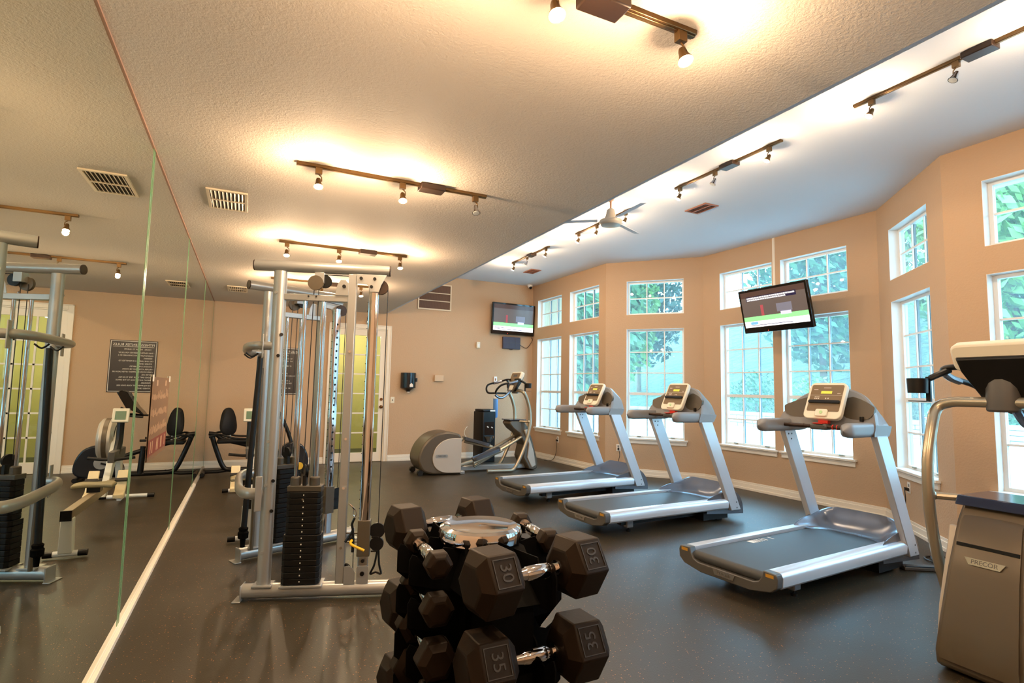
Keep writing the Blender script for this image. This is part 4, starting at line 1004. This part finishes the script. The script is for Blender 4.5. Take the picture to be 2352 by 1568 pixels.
def dumbbell(P, ang, sp, rh, hl, num, label, roll=0, name_face=30):
    """sp: distance between the head centres, rh: corner radius of the hexagon, hl: head length"""
    r = root('dumbbell', P, ang, label=label, category='dumbbell', group='hex dumbbells on the tower rack')
    r['size'] = num
    x_in = sp/2-hl/2; k = rh*.42
    h = B().lathe([(.012,-x_in-.004),(.0125,-x_in*.8),(.0165,-x_in*.45),(.018,0),(.0165,x_in*.45),(.0125,x_in*.8),(.012,x_in+.004)], (0,0,0), 20, (1,0,0))
    gp = B().lathe([(.0170,-x_in*.5),(.0183,-x_in*.46),(.0195,0),(.0183,x_in*.46),(.0170,x_in*.5)], (0,0,0), 12, (1,0,0))
    for s_ in (-1, 1):
        gp.lathe([(.012,-.004),(.0205,-.003),(.0205,.003),(.012,.004)], (s_*(x_in-.008),0,0), 20, (1,0,0))
    obj('handle', h, CHROME, r); obj('grip_collar', gp, CHROME, r)
    for s_ in (-1, 1):
        ring = lambda x, rr: [(x, rr*cos(R(60*i+roll)), rr*sin(R(60*i+roll))) for i in range(6)]
        xs = [(s_*(sp/2-hl/2), rh*.60), (s_*(sp/2-hl/2+hl*.20), rh), (s_*(sp/2+hl/2-hl*.20), rh), (s_*(sp/2+hl/2), rh*.62)]
        b = B(); V_ = []
        for x, rr in xs: V_ += ring(x, rr)
        b.add(V_, [(l*6+i, l*6+(i+1)%6, (l+1)*6+(i+1)%6, (l+1)*6+i) for l in range(3) for i in range(6)]+[tuple(range(5,-1,-1)), tuple(range(18,24))])
        hd = obj('head', b, HEX, r, bevel=.0035)
        if num:
            a = R(roll)+R(30+60*name_face)
            nv = V((0, cos(a), sin(a))); tv_ = V((0, -sin(a), cos(a)))   # tv_ runs round the head
            c = V((s_*(sp/2), 0, 0))+nv*(rh*.866+.0004)
            w_ = hl*.23; hh = rh*.36
            m_ = fr(c, (s_,0,0), tv_)
            pb = B()
            t_ = .0022
            for (x0,x1,y0,y1) in ((-w_,w_,hh,hh+t_),(-w_,w_,-hh-t_,-hh),(-w_-t_,-w_,-hh-t_,hh+t_),(w_,w_+t_,-hh-t_,hh+t_)): pb.box(x0,x1,y0,y1,0,.0018)
            pb.xf(fr(c, (1,0,0), nv.cross(V((1,0,0)))) )
            obj('number_frame', pb, mat('rubber_relief', C(26,20,13), .5) if not bpy.data.materials.get('rubber_relief') else bpy.data.materials['rubber_relief'], hd)
            text('number', num, rh*.52, fr(c, tuple(V((0, sin(a), -cos(a)))*s_), (-s_,0,0)), bpy.data.materials['rubber_relief'], hd, .0012)
    return r
dumbbell((.701,1.297,.90), R(8.4), .272, .086, .128, '30', 'large dumbbell on the top front saddle, marked 30', 0, 2)
dumbbell((.716,1.335,.675), R(2), .275, .090, .135, '35', 'large dumbbell low at the frame bottom, below the one marked 30', 0, 2)
dumbbell((.645,1.90,.90), R(9.6), .275, .080, .118, '25', 'large dumbbell on the top rear saddle behind the chrome lid', 0, 3)
dumbbell((.645,1.90,.65), R(9.6), .275, .084, .122, '20', 'rear side dumbbell on the second level, left head visible', 0, 3)
dumbbell((.645,1.90,.41), R(9.6), .275, .086, .125, '20', 'rear side dumbbell on the third level, lowest at left', 0, 3)
dumbbell((.490,1.570,.90), R(-92), .235, .039, .058, '', 'smallest dumbbell on the top left saddle', 0, 0)
dumbbell((.490,1.570,.785), R(-92), .235, .046, .064, '', 'small left side dumbbell, second from the top', 0, 0)
dumbbell((.490,1.570,.66), R(-92), .235, .055, .075, '12', 'left side dumbbell, third from the top', 0, 0)
dumbbell((.490,1.570,.545), R(-92), .235, .066, .082, '15', 'left side dumbbell, fourth from the top at the frame bottom', 0, 0)
dumbbell((.888,1.67,.90), R(-95), .235, .039, .060, '', 'small dumbbell on the top right saddle beside the lid', 0, 0)
dumbbell((.888,1.67,.785), R(-95), .235, .046, .064, '', 'small right side dumbbell tucked under the top right one', 0, 0)

# ------------------------------------------------------------------ rowing machine (local x toward the back wall)
rw = root('rowing_machine', (.06,5.45,0), R(90), label='grey and black rowing machine behind the cable machine, by the mirror', category='rowing machine')
LG = mat('light_grey_enamel', C(214,214,206), .35); CR2 = mat('cream_footrest', C(226,208,168), .5)
obj('rear_foot', B().tube([(0,-.08,.035),(0,.08,.035)], .022, 12), WHITE, rw)
obj('rubber_foot', B().tube([(0,-.14,.035),(0,-.08,.035)], .025, 12).tube([(0,.08,.035),(0,.14,.035)], .025, 12), BLACK, rw)
obj('rear_leg', B().add([(-.03,-.045,.04),(.05,-.045,.04),(.05,.045,.04),(-.03,.045,.04),(-.045,-.04,.31),(.02,-.04,.31),(.02,.04,.31),(-.045,.04,.31)], [(0,3,2,1),(4,5,6,7),(0,1,5,4),(1,2,6,5),(2,3,7,6),(3,0,4,7)]), LG, rw, bevel=.006)
obj('rail', B().prism([(-.07,.30),(1.62,.30),(1.62,.37),(-.07,.37)], 'xz', -.032, .032), mat('rail_alloy', C(150,134,110), .4, metal=.6), rw, bevel=.004)
obj('rail_cap', B().box(-.085,-.065,-.036,.036,.296,.374), BLACK, rw)
obj('seat', B().prism([(-.13,-.155),(.02,-.16),(.10,-.12),(.06,0),(.10,.12),(.02,.16),(-.13,.155),(-.08,.05),(-.08,-.05)], 'xy', .415, .45).xf(Matrix.Translation((.80,0,0))), mat('olive_seat', C(122,112,82), .5), rw, bevel=.012)
obj('seat_carriage', B().box(.74,.86,-.05,.05,.37,.415), BLACK, rw)
for s_ in (-1, 1):
    fr_ = obj('foot_rest', B().obox((1.28,.12*s_,.36), (.6,0,1), (0,1,0), (1,0,-.6), .14, .045, .012), CR2, rw, bevel=.008)
    obj('strap', B().obox((1.26,.12*s_,.40), (.6,0,1), (0,1,0), (1,0,-.6), .012, .05, .02), BLACK, fr_)
    obj('heel_cup', B().obox((1.20,.12*s_,.27), (.9,0,.35), (0,1,0), (0,0,1), .05, .045, .02), CR2, rw, bevel=.008)
obj('front_boom', B().prism([(1.35,.22),(1.45,.22),(2.05,.86),(1.98,.93),(1.86,.86)], 'xz', -.075, -.015), LG, rw, bevel=.006)
obj('front_leg', B().prism([(2.18,.05),(2.28,.05),(2.05,.70),(1.95,.66)], 'xz', -.07, -.02), LG, rw, bevel=.006)
obj('front_foot', B().tube([(2.45,-.20,.035),(2.45,.20,.035)], .022, 12).box(2.2,2.46,-.06,-.02,.03,.07), WHITE, rw)
obj('rubber_foot', B().tube([(2.45,-.27,.035),(2.45,-.20,.035)], .026, 12).tube([(2.45,.20,.035),(2.45,.27,.035)], .026, 12), BLACK, rw)
obj('flywheel_cage', B().lathe([(.05,-.075),(.19,-.075),(.225,-.05),(.225,.05),(.19,.075),(.05,.075)], (1.95,-.14,.74), 40, (0,1,0)), mat('cage_silver', C(206,200,190), .3, metal=.6), rw, bevel=.004)
obj('cage_band', B().lathe([(.227,-.022),(.230,-.02),(.230,.02),(.227,.022)], (1.95,-.14,.74), 40, (0,1,0)), BROWN, rw)
obj('flywheel_vent', B().lathe([(.05,.075),(.16,.075),(.16,.079),(.05,.079)], (1.95,-.14,.74), 30, (0,1,0)), BLACK, rw)
obj('monitor_arm', B().tube([(1.62,0,.62),(1.72,0,.74),(1.74,0,.95)], .035, 10, k=4), BLACK, rw)
mo = obj('monitor', B().obox((1.71,.0,1.01), (0,1,0), (.25,0,1), (1,0,-.25), .075, .075, .02), CREAM, rw, bevel=.008)
obj('monitor_screen', B().obox((1.687,.0,1.012), (0,1,0), (.25,0,1), (1,0,-.25), .048, .045, .003), mat('lcd_green', C(92,120,96), .3), mo)
obj('pull_handle', B().tube([(1.42,-.20,.60),(1.40,-.06,.585),(1.40,.06,.585),(1.42,.20,.60)], .016, 10, k=3), BLACK, rw)
obj('chain_housing', B().box(1.38,1.95,-.03,.03,.55,.66), DGREY, rw, bevel=.008)

# ------------------------------------------------------------------ recumbent bike (local x toward the right)
rb = root('recumbent_bike', (-.42,9.55,0), R(0), label='black recumbent exercise bike in the back left corner', category='exercise bike')
bk = []
for q in range(28):
    a = 2*pi*q/28; ca, sa = cos(a), sin(a); z = .20*math.copysign(abs(sa)**.8, sa); wd = .125+.03*(-(z)/.2)
    bk.append((wd*math.copysign(abs(ca)**.75, ca), z))
bb = B(); n = len(bk)
def bkp(p, off): return (.04+off-.10*(p[1]+.2), -.0+p[0], .80+p[1])
bb.add([bkp(p, 0) for p in bk]+[bkp((p[0]*1.06,p[1]*1.04), .03) for p in bk]+[bkp((p[0]*.9,p[1]*.93), .055) for p in bk], [(l*n+i, l*n+(i+1)%n, (l+1)*n+(i+1)%n, (l+1)*n+i) for l in range(2) for i in range(n)]+[tuple(range(n-1,-1,-1)), tuple(range(2*n,3*n))])
bb.xf(Matrix.Translation((.17,0,0)) @ Matrix.Rotation(R(-52),4,'Z'))
obj('back_rest', bb, RUBBER, rb, ang=50)
obj('seat_post', B().tube([(.17,.03,.62),(.15,.03,.50)], .018, 10).tube([(.22,-.03,.62),(.24,-.03,.50)], .018, 10), SIL, rb)
obj('seat', B().prism([(.06,-.17),(.40,-.12),(.52,-.05),(.52,.05),(.40,.12),(.06,.17)], 'xy', .475, .535), RUBBER, rb, bevel=.02)
obj('seat_rail', B().tube([(-.06,0,.62),(.04,0,.60),(.16,0,.52),(.45,0,.44),(.85,0,.30)], .032, 12, k=5), BLACK, rb)
obj('side_handle', B().tube([(-.04,-.22,.58),(.10,-.25,.62),(.30,-.25,.56),(.60,-.22,.55)], .016, 10, k=5).tube([(-.04,.22,.58),(.10,.25,.62),(.30,.25,.56),(.60,.22,.55)], .016, 10, k=5), BLACK, rb)
obj('rear_frame', B().tube([(-.02,0,.60),(.06,0,.36),(.16,0,.12),(.26,0,.07),(.55,0,.07)], .035, 12, k=5).tube([(-.10,-.26,.04),(-.10,.26,.04)], .03, 12).tube([(-.10,0,.05),(.10,0,.05),(.30,0,.08)], .028, 10), BLACK, rb)
obj('front_post', B().tube([(.60,0,.06),(.58,0,.45)], .04, 12).tube([(.40,0,.06),(1.25,0,.06)], .032, 10), BLACK, rb)
obj('drive_cover', B().prism([(p.x, p.y) for p in smooth([V((.80,.10,0)),V((.90,.32,0)),V((1.08,.47,0)),V((1.26,.43,0)),V((1.36,.25,0)),V((1.34,.08,0)),V((1.1,.03,0))], 5, True)], 'xz', -.09, .09), mat('gloss_navy', C(22,26,34), .2), rb, bevel=.02)
obj('crank', B().lathe([(.02,-.105),(.085,-.105),(.085,-.098),(.02,-.098)], (1.05,0,.24), 24, (0,1,0)), MGREY, rb)
for a, s_ in ((R(200), -1), (R(20), 1)):
    obj('pedal', B().obox((1.05+.16*cos(a), .15*s_, .24+.16*sin(a)), (1,0,0), (0,1,0), (0,0,1), .05, .045, .012).obox((1.05+.08*cos(a), .105*s_, .24+.08*sin(a)), (cos(a),0,sin(a)), (0,1,0), (-sin(a),0,cos(a)), .08, .008, .012), BLACK, rb)
obj('front_foot', B().tube([(1.30,-.26,.035),(1.30,.26,.035)], .03, 12), BLACK, rb)
obj('console_mast', B().tube([(1.12,0,.42),(1.02,0,.70),(.86,0,1.0)], .03, 12, k=4), BLACK, rb)
obj('console', B().prism([(.58,.90),(.80,.99),(.93,1.22),(.87,1.25),(.80,1.22),(.68,1.02),(.60,.93)], 'xz', -.15, .15), GB, rb, bevel=.012)
obj('handlebar', B().tube([(.90,-.05,.92),(.80,-.20,.90),(.58,-.24,.88)], .015, 10, k=4).tube([(.90,.05,.92),(.80,.20,.90),(.58,.24,.88)], .015, 10, k=4), BLACK, rb)

# ------------------------------------------------------------------ outdoors
GR = mat('pale_concrete', C(206,204,196), .9, bump=(4,.3,.02), noise=(1.2,.12))
obj('ground_outside', B().box(7.0,60,-40,110,-.35,-.12), GR, kind='structure')
obj('ground_bay_strip', B().prism([(5.75,-4),(7.02,-4),(7.02,12.5),(5.75,12.5)], 'xy', -.35, -.125), GR, kind='structure')
HILL = mat('hill_brush', C(66,74,48), .95, bump=(1.2,1,.5), noise=(.35,.5))
obj('hillside', B().prism([(26.5,-.2),(29,.9),(34,2.2),(44,6.5),(52,11),(53,-.2)], 'xz', -40, 110), HILL, kind='structure')
STN = mat('garden_stone', C(170,164,150), .9, bump=(9,.8,.03), noise=(3,.3))
LEAF = [mat('leaf_light', C(92,122,58), .6, noise=(3,.35)), mat('leaf_mid', C(58,88,50), .6, noise=(3,.35)), mat('leaf_dark', C(36,60,44), .6, noise=(3,.35))]
BARK = mat('bark', C(98,72,54), .9, bump=(12,.8,.02)); PINK = mat('pink_petal', C(226,130,150), .6)
ws = root('garden_wall', (22,12,-.12), R(96), label='low grey stone garden wall beyond the paved ground outside', category='garden wall')
wl = B(); rs = random.Random(5)
for row in range(4):
    x = -14
    while x < 14:
        L_ = rs.uniform(.4,.9); wl.box(x, x+L_-.02, -.2, .2, row*.17, row*.17+.155); x += L_
obj('stone_courses', wl, STN, ws, kind='stuff', bevel=.02)
def leaves(n, rx, ry, rz_, size, seed, shell=.55):
    rs = random.Random(seed); b = B(); P = []; F = []
    for i in range(n):
        while True:
            x, y, z = rs.uniform(-1,1), rs.uniform(-1,1), rs.uniform(-1,1); d2 = x*x+y*y+z*z
            if shell**2 < d2 < 1: break
        l = 1+.05*sin(7*x+seed)*cos(6*y+seed)
        c = V((x*rx*l, y*ry*l, z*rz_*l)); a = V((rs.gauss(0,1),rs.gauss(0,1),rs.gauss(0,1))).normalized(); t = a.orthogonal().normalized(); u = a.cross(t)
        s_ = size*rs.uniform(.6,1.3); k = len(P)
        P += [c-t*s_, c-u*s_*.45+a*s_*.1, c+t*s_, c+u*s_*.45+a*s_*.1]; F.append((k,k+1,k+2,k+3))
    return b.add(P, F)
def hillz(x):
    P = [(0,-.12),(26.5,-.12),(29,.9),(34,2.2),(44,6.5),(52,11)]
    for (a, za), (b_, zb) in zip(P, P[1:]):
        if x <= b_: return za+(zb-za)*(x-a)/(b_-a)-.05
    return 11
def tree(x, y, h, cr, m, seed, label, n=2600):
    r = root('tree', (x, y, hillz(x)), seed, label=label, category='tree', group='trees behind the garden wall')
    obj('trunk', B().tube([(0,0,0),(.1,.05,h*.3),(-.05,.1,h*.62)], lambda t: .22-.12*t, 9, k=4).tube([(0,.05,h*.32),(cr*.4,.2,h*.55)], .08, 7).tube([(0,.05,h*.36),(-cr*.4,-.3,h*.6)], .08, 7), BARK, r)
    obj('crown', leaves(n, cr, cr, h*.42, .33, seed, .3).xf(Matrix.Translation((0,0,h*.56))), m, r)
    return r
td = [(30,21,13,4.1,1,'mid green tree, rearmost of the near row across the yard'),(30,12,12,4.1,0,'light green tree seen through the angled bay window'),(30,3,13,4.1,2,'dark tree behind and right of the hanging television'),
      (40,25.5,17,4.3,2,'tall dark tree of the back row at left'),(40,16.5,18,4.3,1,'tall mid green tree of the back row'),(40,7.5,18,4.3,2,'tall dark tree of the back row behind television'),(40,-1.5,17,4.3,0,'tall light green tree of the back row at right'),
      (15.5,24,10,3.3,1,'tree seen through the rearmost window pair'),(22.5,32,13,3.8,0,'light green tree beyond the rearmost window pair'),(31,39,15,4.2,2,'dark tree farthest away behind the back corner'),(13,32,13,3.4,2,'dark tree nearly in line with the back wall')]
for i, (x, y, h, cr, mi, lab) in enumerate(td): tree(x, y, h, cr, LEAF[mi], i+1, lab, 4200)
sh_ = [(24.3,24.3,1.1,0,'round light shrub at the left end of garden wall'),(24.3,20.9,1.2,1,'round mid green shrub, second along the garden wall'),(24.4,17.5,1.1,0,'light shrub behind the farthest treadmill window'),(24.5,14.1,1.2,2,'dark shrub above the wall left of the pink flowers'),
       (24.6,10.7,1.2,1,'mid green shrub just behind the pink flowers'),(24.7,7.3,1.3,0,'light green shrub under the hanging television'),(24.8,3.9,1.2,1,'mid shrub near the right end of garden wall'),(25.0,.5,1.3,2,'dark shrub at the right end of garden wall')]
for i, (x, y, h, mi, lab) in enumerate(sh_):
    r = root('shrub', (x, y, -.12), i, label=lab, category='shrub', group='shrubs above the garden wall')
    obj('foliage', leaves(800, 1.4, 1.4, h*1.1, .12, 40+i, .3).xf(Matrix.Translation((0,0,h*1.15))), LEAF[mi], r)
    obj('stem', B().cyl((0,0,0),(0,0,h*.8),.04,n=7), BARK, r)
fl_ = root('flower_bush', (20.9,10.2,-.12), 0, label='pink flowering bush in front of the garden wall', category='flower bush')
obj('foliage', leaves(400, .8, .8, .6, .10, 77, .2).xf(Matrix.Translation((0,0,.6))), LEAF[1], fl_)
obj('blossom', leaves(260, .85, .85, .55, .09, 78, .6).xf(Matrix.Translation((0,0,.75))), PINK, fl_)
# neighbouring pale building seen through the front bay windows
nb = root('apartment_building', (21,-6.2,-.12), R(20), label='pale building with small paned windows across the yard at right', category='building')
obj('wall', B().box(-3,9,-4,0,0,5.2), mat('pale_siding', C(200,208,204), .8), nb)
obj('roof', B().prism([(-4.4,5.1),(-4.4,5.3),(-2,6.6),(.5,5.3),(.5,5.1)], 'yz', -3.5, 9.5), mat('roof_brown', C(110,100,92), .9), nb)
for x in (-1.6, 1.4, 4.4):
    wdw = obj('window', B().box(x-.5,x+.5,0,.04,1.6,3.2), WHITE, nb)
    wq = B()
    for a in range(3):
        for b_ in range(4): wq.box(x-.44+a*.3,x-.44+a*.3+.27,.04,.05,1.68+b_*.37,1.68+b_*.37+.33)
    obj('pane', wq, mat('far_glass', C(70,90,104), .15) if not bpy.data.materials.get('far_glass') else bpy.data.materials['far_glass'], wdw)
